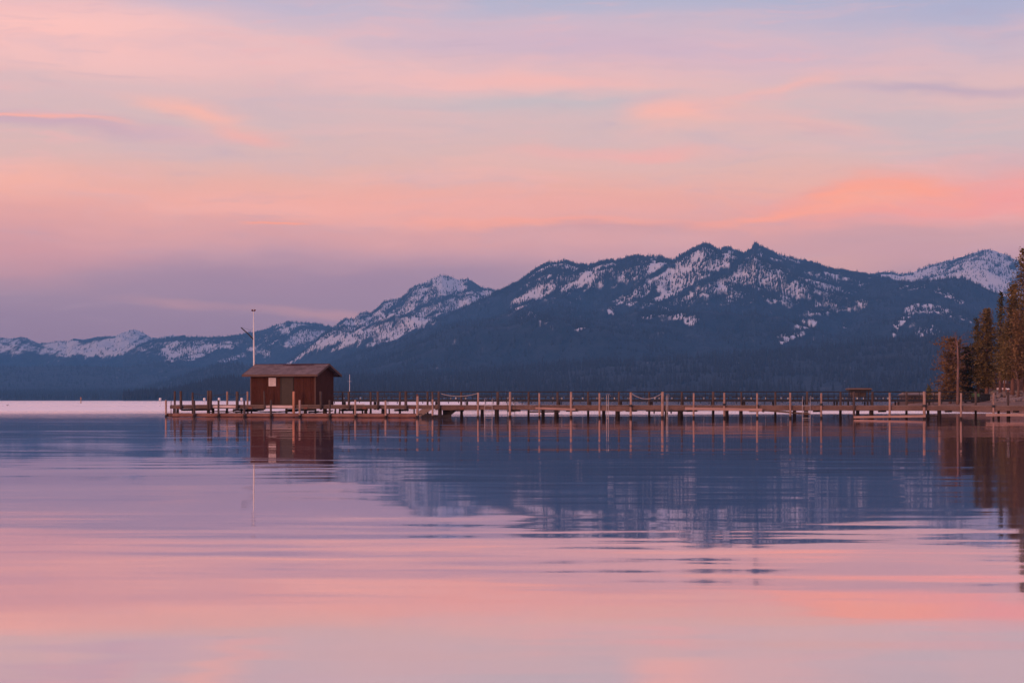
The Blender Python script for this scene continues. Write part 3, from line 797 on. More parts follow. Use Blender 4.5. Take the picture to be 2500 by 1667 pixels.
hw, hd = 5.92, 3.4
hx, hy_ = ps(611.5, .75), .75
hut = new_pier('boat_hut')
hut.location = (ORG[0] + hx * ES[0] + hy_ * EW[0], ORG[1] + hx * ES[1] + hy_ * EW[1], DZ)
tag(hut, 'small red-brown wooden hut with a shingled gable roof standing on the pier', 'hut')
RH = pz(705, 888.5, 2.45) - DZ - .08
ZE = pz(690, 915.5, .2) - DZ - .02          # underside of the eave
KR = (RH - ZE) / (3.4 / 2 + .62)
WH = RH - KR * 3.4 / 2
m = MB()
m.poly([(0, 0, 0), (hw, 0, 0), (hw, hd, 0), (0, hd, 0), (0, 0, WH), (hw, 0, WH), (hw, hd, WH), (0, hd, WH), (0, hd / 2, RH - .06), (hw, hd / 2, RH - .06)],
       (3, 2, 1, 0), (0, 1, 5, 4), (2, 3, 7, 6), (1, 2, 6, 9, 5), (3, 0, 4, 8, 7), (4, 5, 9, 8), (6, 7, 8, 9))
m.build('wall', M['hut_wall'], hut)
os_, of = .42, .62
def roof_pt(x, y):     # underside height at depth y
    k = (RH - WH) / (hd / 2)
    return (x, y, RH - abs(y - hd / 2) * k)
for side in (0, 1):
    ye, yr = (-of, hd / 2) if side == 0 else (hd + of, hd / 2)
    a = [roof_pt(-os_, ye), roof_pt(hw + os_, ye), roof_pt(hw + os_, yr), roof_pt(-os_, yr)]
    m = MB(); m.hexa([(x, y, z + .0) for x, y, z in a] + [(x, y, z + .07) for x, y, z in a])
    ro = m.build('roof', M['roof'], hut)
    e = roof_pt(0, ye)
    sg = -1 if side == 0 else 1
    m = MB(); m.box(-os_ - .03, hw + os_ + .03, *sorted((ye, ye + sg * .035)), e[2] - .10, e[2] + .075); m.build('fascia', M['trim'], ro)
    for x in (-os_ - .035, hw + os_):
        m = MB(); m.hexa([(x, ye, e[2] - .10), (x + .035, ye, e[2] - .10), (x + .035, yr, RH - .10), (x, yr, RH - .10),
                          (x, ye, e[2] + .08), (x + .035, ye, e[2] + .08), (x + .035, yr, RH + .08), (x, yr, RH + .08)])
        m.build('bargeboard', M['trim'], ro)
    if side == 0:
        m = MB()
        for x0, x1, u0, u1 in ((2.2, 4.9, .03, .30), (3.0, 5.1, .18, .34), (1.6, 2.6, .02, .10), (2.6, 3.9, .30, .42)):
            k = (RH - WH) / (hd / 2); ya, yb = hd / 2 - u1, hd / 2 - u0
            m.hexa([(x0, ya, RH - u1 * k + .071), (x1, ya, RH - u1 * k + .071), (x1, yb, RH - u0 * k + .071), (x0, yb, RH - u0 * k + .071),
                    (x0, ya, RH - u1 * k + .079), (x1, ya, RH - u1 * k + .079), (x1, yb, RH - u0 * k + .079), (x0, yb, RH - u0 * k + .079)])
        m.build('bare_patch', M['bare'], ro)
m = MB(); m.bar((-os_, hd / 2, RH + .075), (hw + os_, hd / 2, RH + .075), .16, .03); m.build('ridge_cap', M['bare'], hut)
sx = hw / 160.5
def hx_(px): return (px - 611.5) * sx
m = MB(); m.box(hx_(689.5), hx_(717.5), -.05, -.004, .02, WH - .13); dr = m.build('door', M['door'], hut)
m = MB(); m.box(hx_(715), hx_(715.8), -.075, -.052, .9, 1.05); m.build('handle', M['iron'], dr)
m = MB(); m.box(hx_(685), hx_(689), -.018, -.004, .0, WH - .13); m.build('door_gap_shade', M['dark'], hut)  # dark strip standing in for the shade in the gap beside the door
m = MB(); m.box(hx_(684), hx_(745), -.09, -.004, WH - .12, WH - .06); m.build('door_rail', M['trim'], hut)
m = MB(); m.box(hx_(717.8), hx_(718.8), -.03, -.004, .0, WH - .13); m.build('batten', M['dark'], hut)
for x in (0, hw - .09):
    m = MB(); m.box(x, x + .09, -.03, -.003, 0, WH - .02); m.build('corner_board', M['trim'], hut)
m = MB(); m.box(hx_(657), hx_(675), -.04, -.004, pz(660, 942.5, .75) - DZ, pz(660, 922, .75) - DZ); nb_ = m.build('notice_board', M['notice'], hut)
m = MB()
for k in range(7):
    z = pz(660, 926 + k * 2.2, .75) - DZ
    m.box(hx_(659.5), hx_(659.5 + R.uniform(6, 13)), -.0435, -.041, z - .012, z + .012)
m.build('faded_text_lines', plain('faded ink', (.40, .34, .36), .7), nb_)

# ------------------------------------------------------------------ flagpole behind the hut
D_ = pd(620, 4.8)
fp = empty('flagpole', at(620.3, 990, D_))
tag(fp, 'tall white flagpole with a slanting gaff behind the brown hut', 'flagpole')
def rel(px, py, D, o): return tuple(np.array(at(px, py, D)) - np.array(o.location))
m = MB(); m.tube([rel(620.4, 991, D_, fp), rel(620.2, 880, D_, fp), rel(619.4, 820, D_, fp), rel(619, 761, D_, fp)], [.085, .075, .058, .036], 12); pole = m.build('pole', M['white_paint'], fp, smooth=True)
m = MB(); m.tube([rel(619.2, 829, D_, fp), rel(606, 815, D_, fp), rel(590.5, 801.5, D_, fp), rel(589.4, 799.5, D_, fp)], [.055, .05, .045, .07], 8); m.build('gaff', M['iron'], fp)
m = MB(); m.tube([rel(590, 800, D_, fp), rel(612, 806, D_, fp), rel(619, 801, D_, fp)], .008, 5); m.build('stay', M['rope_dark'], fp)
m = MB(); m.tube([rel(616, 759.5, D_, fp), rel(622, 759.5, D_, fp)], .025, 6); m.build('crossbar', M['rust'], fp)
for dx in (-3, 3):
    c = rel(619 + dx, 757.5, D_, fp)
    MB().lathe([(.03, -.08), (.07, -.06), (.085, .0), (.07, .06), (.02, .08)], c).build('lamp', M['rust'], fp, smooth=True)

# ------------------------------------------------------------------ ropes
def rope(a, ya, b_, yb, sag, w0, mt, label, r=.022):
    A = at(a, ya, pd(a, w0)); B = at(b_, yb, pd(b_, w0))
    m = MB(); pts = []
    for i in range(15):
        q = i / 14; p_ = np.array(A) * (1 - q) + np.array(B) * q; p_[2] -= sag * 4 * q * (1 - q); pts.append(tuple(p_))
    m.tube(pts, r, 6)
    o = m.build('mooring_rope', M[mt])
    tag(o, label, 'rope', 'ropes slung between the pier posts')
rope(1077, 961, 1166, 960, .22, -.15, 'rope', 'pale rope slung between two posts just right of the end of the low dock')
rope(1541, 960, 1616, 960, .42, -.15, 'rope', 'pale sagging rope between two pale posts right of the middle of the long pier')
rope(472, 960, 555, 960, .20, 5.3, 'rope_dark', 'dark rope slung between rear posts nearest the left end of the pier', .016)
rope(556, 960, 605, 960, .16, 5.3, 'rope_dark', 'dark rope slung between rear posts just left of the hut', .016)
# small dark fenders hanging under the beam
for px, lab in ((1597, 'dark fender hanging under the pier beam, under the middle of the sagging pale rope'), (1638.5, 'dark fender hanging under the pier beam, right of the thick pale post')):
    w = -.2; a = at(px, 1001, pd(px, w))
    o = MB().lathe([(.01, .12), (.02, .0), (.05, -.04), (.06, -.13), (.05, -.24), (.0, -.29)], a).build('boat_fender', M['iron'], smooth=True)
    tag(o, lab, 'fender', 'dark fenders hanging below the pier')

# ------------------------------------------------------------------ the far pier with its railing
FD = 290.0
fpier = empty('railed_pier', (0, FD, 0))
tag(fpier, 'far dark pier with an iron railing and low benches, behind the wooden pier', 'pier')
def fx(px, w=0.0): return (px - CX) / F * (FD + w)
def fz(py, w=0.0): return H - (py - HY) / F * (FD + w)
dk = fz(974.6)
MB().box(fx(745), fx(2400), 0, 3.0, dk - .34, dk).build('deck', M['iron'], fpier)
cols = [1140 + 75.3 * k for k in range(-5, 17)]
for px in cols:
    if 745 < px < 2400:
        for w in (.25, 2.6):
            MB().tube([(fx(px), w, -1), (fx(px), w, dk - .35)], .15 if w < 1 else .12, 10).build('pile', M['pile'], fpier, smooth=True)
m = MB(); px = 748
while px < 2395:
    MB().box(fx(px) - .035, fx(px) + .035, 2.7, 2.76, dk + .002, fz(956.4, 2.7)).build('railing_post', M['iron'], fpier); px += 37.65
m = MB()
for y, hh in ((956.5, .15), (965.2, .11)):
    m.box(fx(748), fx(2398), 2.69, 2.77, fz(y, 2.7) - hh / 2, fz(y, 2.7) + hh / 2)
m.build('handrail', M['iron'], fpier)
m = MB(); px = 812
while px < 2390:
    L = R.uniform(26, 52); m = MB()
    m.box(fx(px), fx(px + L), .35, .62, fz(970), fz(967.6)); q = px + 3
    while q < px + L:
        m.box(fx(q) - .05, fx(q) + .05, .4, .56, dk + .002, fz(970)); q += R.uniform(8, 15)
    m.build('bench', M['iron'], fpier)
    px += L + R.uniform(3, 10)
m = MB(); px = 815
while px < 2390:
    MB().box(fx(px) - .05, fx(px) + .05, 1.0, 1.1, dk - .34 - R.uniform(.15, .45), dk - .342).build('hanging_strap', M['iron'], fpier); px += R.uniform(14, 30)
# white fenders standing along it
wx = [880, 838, 1113, 1101, 1137, 1240, 1252] + [1350, 1371.5, 1398.7, 1422.5, 1458, 1471, 1500.7, 1535, 1599, 1610, 1640.7, 1674.7, 1718, 1746, 1804, 1816.7, 1834.6, 1870, 1907, 1924, 1984, 2057, 2067, 2093, 2109, 2138.5, 2156.5, 2168]
proto = None
for px in wx:
    if proto is None:
        proto = MB().lathe([(.02, .0), (.10, .02), (.135, .10), (.135, .22), (.09, .29), (.03, .32), (.03, .35)], (0, 0, 0), 12).build('white_fender', M['white_paint'], smooth=True); o = proto
    else:
        o = proto.copy(); C.objects.link(o)
    o.location = (fx(px, .9), FD + .9, dk + .002)
    sc_ = R.uniform(.8, 1.15); o.scale = (sc_, sc_, sc_)
    tag(o, 'small white fender standing on the deck of the far railed pier', 'fender', 'white fenders along the far pier')

# pavilion on the far pier
def pavilion():
    D = FD + 4.4
    t_ = empty('pavilion', (0, D, dk)); tag(t_, 'small flat-roofed brown shelter rising behind the far pier railing', 'shelter')
    x0, x1 = (2071.5 - CX) / F * D, (2129 - CX) / F * D
    z = lambda y: H - (y - HY) / F * D - dk
    MB().box(x0, x1, -.2, 3.0, z(950.5), z(948.6)).build('roof', M['ply'], t_)
    MB().box(x0 + .15, x1 - .15, -.1, 2.8, z(948.6) + .002, z(947)).build('roof_edge', M['beam_left'], t_)
    MB().box(x0 + .1, x1 - .1, 0, 2.6, z(954.3), z(950.5) - .003).build('header_beam', M['dark'], t_)
    for x in (x0 + .5, (x0 + x1) / 2, x1 - .5):
        for y in (.1, 2.4):
            MB().box(x - .07, x + .07, y, y + .14, 0, z(954.3) - .003).build('post', M['post_dark'], t_)
    MB().box(x0 + .6, x1 - .6, 2.0, 2.1, .3, z(954.3) - .01).build('rear_wall', M['ply'], t_)
    MB().box(x0 - .2, x1 + .2, -.2, 3.0, -.18, -.003).build('floor', M['dark'], t_)
    for x in (x0, x1):
        MB().tube([(x, .3, -dk - 1), (x, .3, -.19)], .13, 8).build('pile', M['pile'], t_)
pavilion()

# ------------------------------------------------------------------ sailboat whose mast shows beyond
D = 420.0
sb = empty('sailboat', at(853.5, HY + H * F / D, D)); tag(sb, 'moored sailboat with a bare white mast beyond the piers, right of the hut', 'sailboat')
def hull():
    m = MB(); L = 6.4; n_ = 14
    rows_ = []
    for i in range(n_ + 1):
        q = i / n_; x = -L / 2 + L * q; b_ = .95 * (math.sin(math.pi * min(1, q * .62 + .38))) ** .8 if q < 1 else .01
        b_ = max(b_, .02)
        sh_ = .52 + .16 * q * q
        rows_.append([(x, -b_, sh_), (x, -b_ * .8, .12), (x, 0, -.2 + .1 * q), (x, b_ * .8, .12), (x, b_, sh_)])
    for r in rows_: m.v += r
    for i in range(n_):
        for j in range(4): m.f.append((i * 5 + j, i * 5 + j + 1, i * 5 + 6 + j, i * 5 + 5 + j))
        m.f.append((i * 5, i * 5 + 5, i * 5 + 9, i * 5 + 4))
    m.f.append((0, 1, 2, 3, 4))
    return m
hull().build('hull', M['white_paint'], sb, smooth=False)
MB().hexa([(-.9, -.5, .52), (1.1, -.45, .56), (1.1, .45, .56), (-.9, .5, .52), (-.8, -.42, .78), (.8, -.36, .76), (.8, .36, .76), (-.8, .42, .78)]).build('cabin', M['white_paint'], sb)
mz = H - (914 - HY) / F * D
mast = MB().tube([(0, 0, .5), (0, 0, mz)], [.06, .035], 8).build('mast', M['white_paint'], sb)
z = H - (931 - HY) / F * D
MB().tube([(-.45, 0, z), (.45, 0, z)], .018, 5).build('spreader', M['white_paint'], mast)
MB().tube([(0, 0, 1.2), (-2.2, 0, 1.15)], .05, 6).build('boom', M['white_paint'], sb)

# ------------------------------------------------------------------ buoys, marker, duck on the lake
bl = {391: 'leftmost of four', 499: 'beside the double dark post', 535: 'right of the double dark post', 590: 'rightmost, nearest the hut'}
b0 = None
for px, lab in bl.items():
    D = 430.0
    b = empty('marker_buoy', ((px - CX) / F * D, D, 0))
    tag(b, 'white marker buoy out on the lake, ' + lab, 'buoy', 'white marker buoys behind the left end of the pier')
    if b0 is None:
        p1 = MB().lathe([(.05, 1.28), (.22, 1.30), (.27, 1.36), (.27, 1.78), (.22, 1.88), (.05, 1.93)], n=16).build('float', M['white_paint'], b, smooth=True)
        p2 = MB().lathe([(.05, -.8), (.05, 1.285)], n=8).build('pole', M['white_paint'], b)
        b0 = (p1, p2)
    else:
        for p_ in b0:
            c = p_.copy(); C.objects.link(c); c.parent = b
D = 900.0
b = empty('channel_marker', ((197.5 - CX) / F * D, D, 0)); tag(b, 'lone orange-brown marker post far out on the lake at the left', 'marker post')
MB().tube([(0, 0, -1), (0, 0, 2.9)], [.2, .16], 8).build('post', plain('orange marker', (.40, .22, .12), .7), b)
MB().box(-.3, .3, -.22, -.17, 1.9, 2.5).build('board', plain('orange marker board', (.42, .22, .13), .7), b)


def duck():
    D = 520.0
    import bmesh
    bm = bmesh.new()
    bmesh.ops.create_uvsphere(bm, u_segments=12, v_segments=8, radius=1)
    for v in bm.verts:
        x, y, z = v.co
        v.co = (x * .26 + (.06 if x < -.5 else 0) * 0, y * .11, z * .09 + .05 + (.06 * (-x) if x < -.3 else 0))
    me = bpy.data.meshes.new('duck'); bm.to_mesh(me); bm.free()
    vv_ = [tuple(v.co) for v in me.vertices]; ff_ = [tuple(p.vertices) for p in me.polygons]
    m = MB(); m.v = vv_; m.f = ff_
    m.tube([(.18, 0, .08), (.23, 0, .20), (.25, 0, .27), (.31, 0, .28), (.38, 0, .265)], [.05, .035, .055, .045, .01], 8)
    o = m.build('duck', M['dark'], smooth=True); o.location = ((18 - CX) / F * D, D, 0)
    tag(o, 'small dark duck swimming far out at the left edge', 'duck')
duck()

# ------------------------------------------------------------------ right-hand shore
edge = np.array([(150, 2760), (185, 2600), (215, 2440), (235, 2330), (270, 2285), (300, 2262), (318, 2210), (340, 2195), (420, 2180), (560, 2175)], float)


def shore_z(X, Y):
    px = CX + X / Y * F
    e = np.interp(Y, edge[:, 0], edge[:, 1]) + (fbm(Y / 9, Y * 0, 3, 7) - .5) * 26
    dd = (px - e) / F * Y
    z = -1.2 + 1.9 * np.clip(dd / 2.5 + .3, 0, 1) + .55 * np.clip(dd / 12, 0, 1)
    up_ = np.clip((Y - 285) / 60, 0, 1) * np.clip((px - 2385) / 40, 0, 1)
    z = z + up_ * 1.9 + np.clip((px - 2520) / 120, 0, 1) * 3
    return z + (fbm(X / 2.3, Y / 2.3, 4, 12) - .5) * .22
Xg = np.linspace(38, 190, 260); Yg = np.linspace(150, 560, 330)
Xm, Ym = np.meshgrid(Xg, Yg); Zm = shore_z(Xm, Ym)
K_ = len(Xg); ii = (np.arange(len(Yg) - 1)[:, None] * K_ + np.arange(K_ - 1)[None]).ravel()


def shore_sh(t, p):
    P = pos(t); n = t.noise(P, .5, 5, .65); g = t.noise(P, .06, 3, .5); z = t.sep(P)[2]
    c = t.mix(t.smooth(n, .35, .65), (.10, .045, .03, 1), (.20, .095, .065, 1))
    gr = t.mix(n, (.07, .055, .022, 1), (.14, .085, .035, 1))
    c = t.mix(t.m('MULTIPLY', t.smooth(z, 1.5, 2.2), t.smooth(g, .4, .6)), c, gr)
    t.put(p.inputs['Base Color'], c); p.inputs['Roughness'].default_value = .95
M['shore'] = mat('pine-needle shore', shore_sh)
tag(np_mesh('shore', np.stack([Xm, Ym, Zm], -1).reshape(-1, 3), np.stack([ii, ii + 1, ii + 1 + K_, ii + K_], -1), M['shore'], smooth=True), kind='structure')
def gz(px, D): return float(shore_z(np.array([(px - CX) / F * D]), np.array([float(D)]))[0])
def ground(px, D): return ((px - CX) / F * D, D, gz(px, D))


# rocks of the bank
def rock_mesh(seed):
    import bmesh
    r_ = random.Random(seed); bm = bmesh.new(); bmesh.ops.create_icosphere(bm, subdivisions=2, radius=1)
    ax = [r_.uniform(.7, 1.2) for _ in range(3)]
    for v in bm.verts:
        k = 1 + .28 * math.sin(v.co.x * 3.1 + seed) * math.cos(v.co.y * 2.7 + seed * 2) + r_.uniform(-.06, .06)
        v.co = (v.co.x * ax[0] * k, v.co.y * ax[1] * k, max(v.co.z, -.5) * ax[2] * .75 * k)
    me = bpy.data.meshes.new('rock'); bm.to_mesh(me); bm.free(); me.materials.append(M['rock']); return me
M['rock'] = plain('granite boulder', (.24, .17, .155), .9, .45, 2.5)
rm = [rock_mesh(k) for k in range(6)]
for k in range(70):
    px = R.uniform(2424, 2515); D = R.uniform(262, 300)
    o = bpy.data.objects.new('boulder', rm[k % 6]); C.objects.link(o)
    g = ground(px, D); sc_ = R.uniform(.22, .55)
    o.location = (g[0], g[1], g[2] + sc_ * .15 + max(0, (D - 270) / 30) * .9); o.scale = (sc_,) * 3; o.rotation_euler = (0, 0, R.uniform(0, 6))
    tag(o, 'reddish grey granite boulder in the rubble bank under the shore trees', 'boulder', 'boulders of the shore bank')

# ------------------------------------------------------------------ trees
def leafmat(name, c1, c2):
    def sh(t, p):
        P = pos(t)
        n = t.noise(P, .55, 4, .6); n2 = t.noise(P, 5, 2, .5)
        c = t.mix(t.smooth(n, .32, .68), (*c1, 1), (*c2, 1))
        c = t.mix(t.m('MULTIPLY', t.smooth(n2, .4, .8), .35), c, (c2[0] * 1.5, c2[1] * 1.2, c2[2], 1))
        t.put(p.inputs['Base Color'], c); p.inputs['Roughness'].default_value = .9; p.inputs['Specular IOR Level'].default_value = .1
    return mat(name, sh)
M['leaf_green'] = leafmat('dark conifer needles', (.040, .048, .024), (.14, .125, .055))
M['leaf_olive'] = leafmat('olive conifer needles', (.09, .072, .032), (.27, .19, .085))
M['leaf_brown'] = leafmat('brownish conifer needles', (.11, .075, .040), (.30, .185, .095))
M['bark'] = wood('red pine bark', (.11, .055, .045), (.21, .11, .09))
M['dead'] = wood('dead pale wood', (.11, .062, .055), (.24, .14, .12))


def conifer(label, px, top, D, width, bare, mt, seed, dens=1.0, trunk_r=.28, point=1.0, base=None, droop=.25, bark='bark', n_clump=13, size=.34, sides=(1, 1)):
    """px, top: where the tip stands; width in metres of the crown; bare: height of the lowest branches as a fraction"""
    rr = random.Random(seed)
    g = base or ground(px, D)
    hgt = H - (top - HY) / F * D - g[2]
    o = empty('conifer_tree', g, rr.uniform(0, 6.28) * 0)
    tag(o, label, 'tree', 'conifers on the right-hand shore')
    lean = rr.uniform(-.3, .3)
    MB().tube([(0, 0, -.3), (0, 0, hgt * .1), (lean * .4, 0, hgt * .5), (lean, 0, hgt * .985)], [trunk_r * 1.25, trunk_r, trunk_r * .62, .03], 10).build('trunk', M[bark], o, smooth=True)
    V = []; Fc = []; limb = MB()
    z = hgt * bare; lev = 0
    while z < hgt:
        q = (z - hgt * bare) / (hgt * (1 - bare))
        # crown outline: fullest at a third, tapering to the tip, lumpy
        rad = width / 2 * min(1, (q / .16 + .35)) * (1 - q) ** (.62 * point) * (.68 + .55 * vn1(z * .7, seed)) + .12
        nbr = max(4, int(8 * dens * (1 - q * .4)))
        for k in range(nbr):
            th = 6.283 * k / nbr + lev * 1.3 + rr.uniform(-.4, .4)
            L = rad * rr.uniform(.45, 1.15)
            if rr.random() < .10: L *= 1.35
            if math.cos(th) < 0: L *= sides[0]
            else: L *= sides[1]
            rise = (.45 * q - droop * (1 - q)) + rr.uniform(-.12, .12)
            cx, cy = math.cos(th), math.sin(th)
            x0 = lean * z / hgt
            if k % 3 == 0:
                limb.tube([(x0, 0, z), (x0 + cx * L * .6, cy * L * .6, z + rise * L * .5)], [max(.02, trunk_r * .18 * (1 - q)), .01], 4, False)
            nc = max(3, int(n_clump * (.35 + .65 * L / (width / 2 + .01))))
            for c in range(nc):
                u = (c + rr.random()) / nc
                u = .12 + .88 * u
                bx = x0 + cx * L * u + rr.gauss(0, .13); by = cy * L * u + rr.gauss(0, .13)
                bz = z + rise * L * u - .10 * L * u * u + rr.gauss(0, .13) + (.16 if c == nc - 1 else 0)
                s_ = size * rr.uniform(.55, 1.25) * (1.1 - .45 * u)
                # one tuft: two crossed slim leaves
                for _ in range(2):
                    a = th + rr.gauss(0, .9); e = rr.gauss(-.05 + .3 * q, .45)
                    dx, dy, dz = math.cos(a) * math.cos(e) * s_, math.sin(a) * math.cos(e) * s_, math.sin(e) * s_
                    wx_, wy_, wz_ = -math.sin(a) * s_ * .34, math.cos(a) * s_ * .34, rr.uniform(-.3, .3) * s_
                    b_ = len(V)
                    V += [(bx - dx * .5, by - dy * .5, bz - dz * .5), (bx + wx_, by + wy_, bz + wz_), (bx + dx, by + dy, bz + dz), (bx - wx_, by - wy_, bz - wz_)]
                    Fc.append((b_, b_ + 1, b_ + 2, b_ + 3))
        z += (.30 + .16 * rr.random()) / max(.6, dens); lev += 1
    cr = np_mesh('crown', np.array(V), np.array(Fc), M[mt], o)
    if limb.v: limb.build('limbs', M[bark], o)
    return o


def vn1(x, seed):
    i = math.floor(x); f = x - i; f = f * f * (3 - 2 * f)
    r1 = random.Random(int(i) * 7919 + seed).random(); r2 = random.Random(int(i + 1) * 7919 + seed).random()
    return r1 * (1 - f) + r2 * f


conifer('bushy dark conifer with a wide low crown behind the dead trunk, left of the pair', 2320, 828, 300, 7.2, .12, 'leaf_brown', 1, 1.4, .2, .5, n_clump=20)
conifer('bushy green conifer just right of the dead trunk, right of the pair', 2357, 850, 304, 5.8, .12, 'leaf_green', 2, 1.4, .18, .45, n_clump=20)
conifer('tall dark conifer with a red trunk, between the dead tree and the big right-hand trees', 2409, 758, 300, 6.2, .17, 'leaf_olive', 3, 1.4, .30, .58, n_clump=19)
conifer('narrow dark conifer leaning against the left side of the red-trunked one', 2389, 780, 303, 3.0, .25, 'leaf_green', 4, 1.0, .18, .7)
conifer('slender dark spire-shaped conifer standing behind the others', 2442, 716, 318, 4.2, .25, 'leaf_green', 5, 1.0, .24, 1.15)
conifer('broad olive-brown conifer leaning into the frame at the right, in front of the tallest one', 2472, 698, 292, 5.8, .20, 'leaf_olive', 6, 1.3, .30, .5, n_clump=18)
conifer('tallest dark green conifer at the right edge of the picture', 2503, 606, 300, 5.6, .22, 'leaf_olive', 7, 1.15, .36, .62)
conifer('low olive conifer with drooping branches beside the shore house', 2452, 800, 296, 3.6, .30, 'leaf_olive', 8, 1.0, .16, .6)
conifer('reddish-brown conifer behind the broad olive one', 2487, 760, 286, 4.2, .28, 'leaf_brown', 9, 1.1, .14, .5)
conifer('tall conifer just outside the right edge', 2560, 640, 305, 7.0, .15, 'leaf_green', 10, .9, .36, .6)
conifer('second tall conifer outside the right edge', 2620, 600, 310, 7.5, .12, 'leaf_green', 12, .9, .36, .6)


def shrub(name, label, px, top, D, w, mt, seed):
    rr = random.Random(seed); g = ground(px, D); o = empty(name, g); tag(o, label, 'bush')
    hgt = H - (top - HY) / F * D - g[2]
    V = []; Fc = []
    for k in range(520):
        a = rr.uniform(0, 6.28); u = rr.random() ** .5; zz = rr.random()
        r_ = w / 2 * math.sqrt(max(0, 1 - (zz * 1.0) ** 2.2)) * u
        x, y, z = math.cos(a) * r_, math.sin(a) * r_, zz * hgt
        s_ = .22 * rr.uniform(.6, 1.3); p_ = [np.array((x, y, z)) + np.array([rr.gauss(0, s_ * .6) for _ in range(3)]) for _ in range(3)]
        b_ = len(V); V += [tuple(q) for q in p_]; Fc.append((b_, b_ + 1, b_ + 2))
    np_mesh('foliage', np.array(V), np.array(Fc), M[mt], o)
    m = MB()
    for k in range(4):
        a = k * 1.6; m.tube([(0, 0, -.1), (math.cos(a) * w * .2, math.sin(a) * w * .2, hgt * .6)], [.05, .02], 5)
    m.build('stem', M['bark'], o)
shrub('shrub', 'small lone dark bush above the far pier, left of the dead tree', 2268, 944, 345, 1.1, 'leaf_green', 1)
shrub('shrub', 'low green bush at the foot of the bushy conifers', 2372, 950, 320, 1.8, 'leaf_olive', 2)


def dead_tree():
    D = 262.0; g = ground(2338, D); o = empty('dead_tree', g); tag(o, 'bare dead pine with a pale trunk and broken branches at the water edge', 'tree')
    q = lambda px, py, dy=0: ((px - 2338) / F * D, dy, (H - (py - HY) / F * D) - g[2])
    MB().tube([(0, 0, -.4), q(2338, 975), q(2338.5, 930), q(2339, 880), q(2338, 850), q(2336.5, 835), q(2335, 825)], [.22, .185, .16, .13, .11, .10, .04], 10).build('trunk', M['dead'], o, smooth=True)
    MB().tube([q(2339.5, 880), q(2341.5, 858), q(2343, 840), q(2343.5, 821)], [.12, .09, .085, .06], 8).build('trunk_fork', M['pile'], o, smooth=True)
    rr = random.Random(9)
    def branch(a, b_, r=.04):
        m = MB(); A = np.array(q(*a)); B = np.array(q(*b_)); dy = rr.uniform(-1.2, 1.2)
        pts = []
        for i in range(6):
            u = i / 5; p_ = A * (1 - u) + B * u; p_[1] += dy * u; p_[2] += math.sin(u * 3.1) * .18; p_[0] += rr.uniform(-.05, .05); pts.append(tuple(p_))
        m.tube(pts, [r * (1 - .15 * i) for i in range(6)], 5)
        for k in range(5):
            i = rr.randint(1, 5); e = np.array(pts[i]) + np.array((rr.uniform(-.5, .5), rr.uniform(-.4, .4), rr.uniform(-.35, .35))); m.tube([pts[i], tuple(e)], [.016, .008], 4)
        m.build('branch', M['dead'], o)
    for a, b_ in (((2336, 830), (2331, 812)), ((2334, 835), (2328, 818)), ((2336, 850), (2316, 845)), ((2336, 862), (2314, 852)), ((2338, 868), (2318, 858)), ((2338, 880), (2305, 878)), ((2338, 885), (2312, 890)),
                  ((2342, 838), (2372, 828)), ((2341, 850), (2360, 846)), ((2340, 862), (2358, 856)), ((2339, 882), (2354, 893)), ((2354, 893), (2359, 905)), ((2342, 876), (2375, 858)), ((2340, 893), (2332, 905)), ((2335, 842), (2325, 836)),
                  ((2341, 834), (2350, 816)), ((2305, 878), (2296, 888)), ((2337, 872), (2322, 880)), ((2340, 845), (2366, 838))):
        branch(a, b_)
dead_tree()
def bare_tree(px, top, D, label, r, seed):
    g = ground(px, D); o = empty('bare_tree', g); tag(o, label, 'tree'); hgt = H - (top - HY) / F * D - g[2]; rr = random.Random(seed)
    MB().tube([(0, 0, -.3), (.05, 0, hgt * .4), (-.12, 0, hgt * .8), (-.3, 0, hgt)], [r, r * .85, r * .6, .03], 8).build('trunk', M['dead'], o, smooth=True)
    m = MB()
    for k in range(16):
        z = hgt * rr.uniform(.45, .97); a = rr.uniform(0, 6.28); L = rr.uniform(.5, 1.8) * (1.2 - z / hgt * .6)
        p0 = np.array((-.1, 0, z)); p1 = p0 + np.array((math.cos(a) * L, math.sin(a) * L, L * .35)); m.tube([tuple(p0), tuple((p0 + p1) / 2 + np.array((0, 0, .08))), tuple(p1)], [.035, .02, .01], 4)
    m.build('limbs', M['dead'], o)
bare_tree(2484.5, 900, 285, 'thin pale bare trunk among the boulders at the right edge', .11, 3)

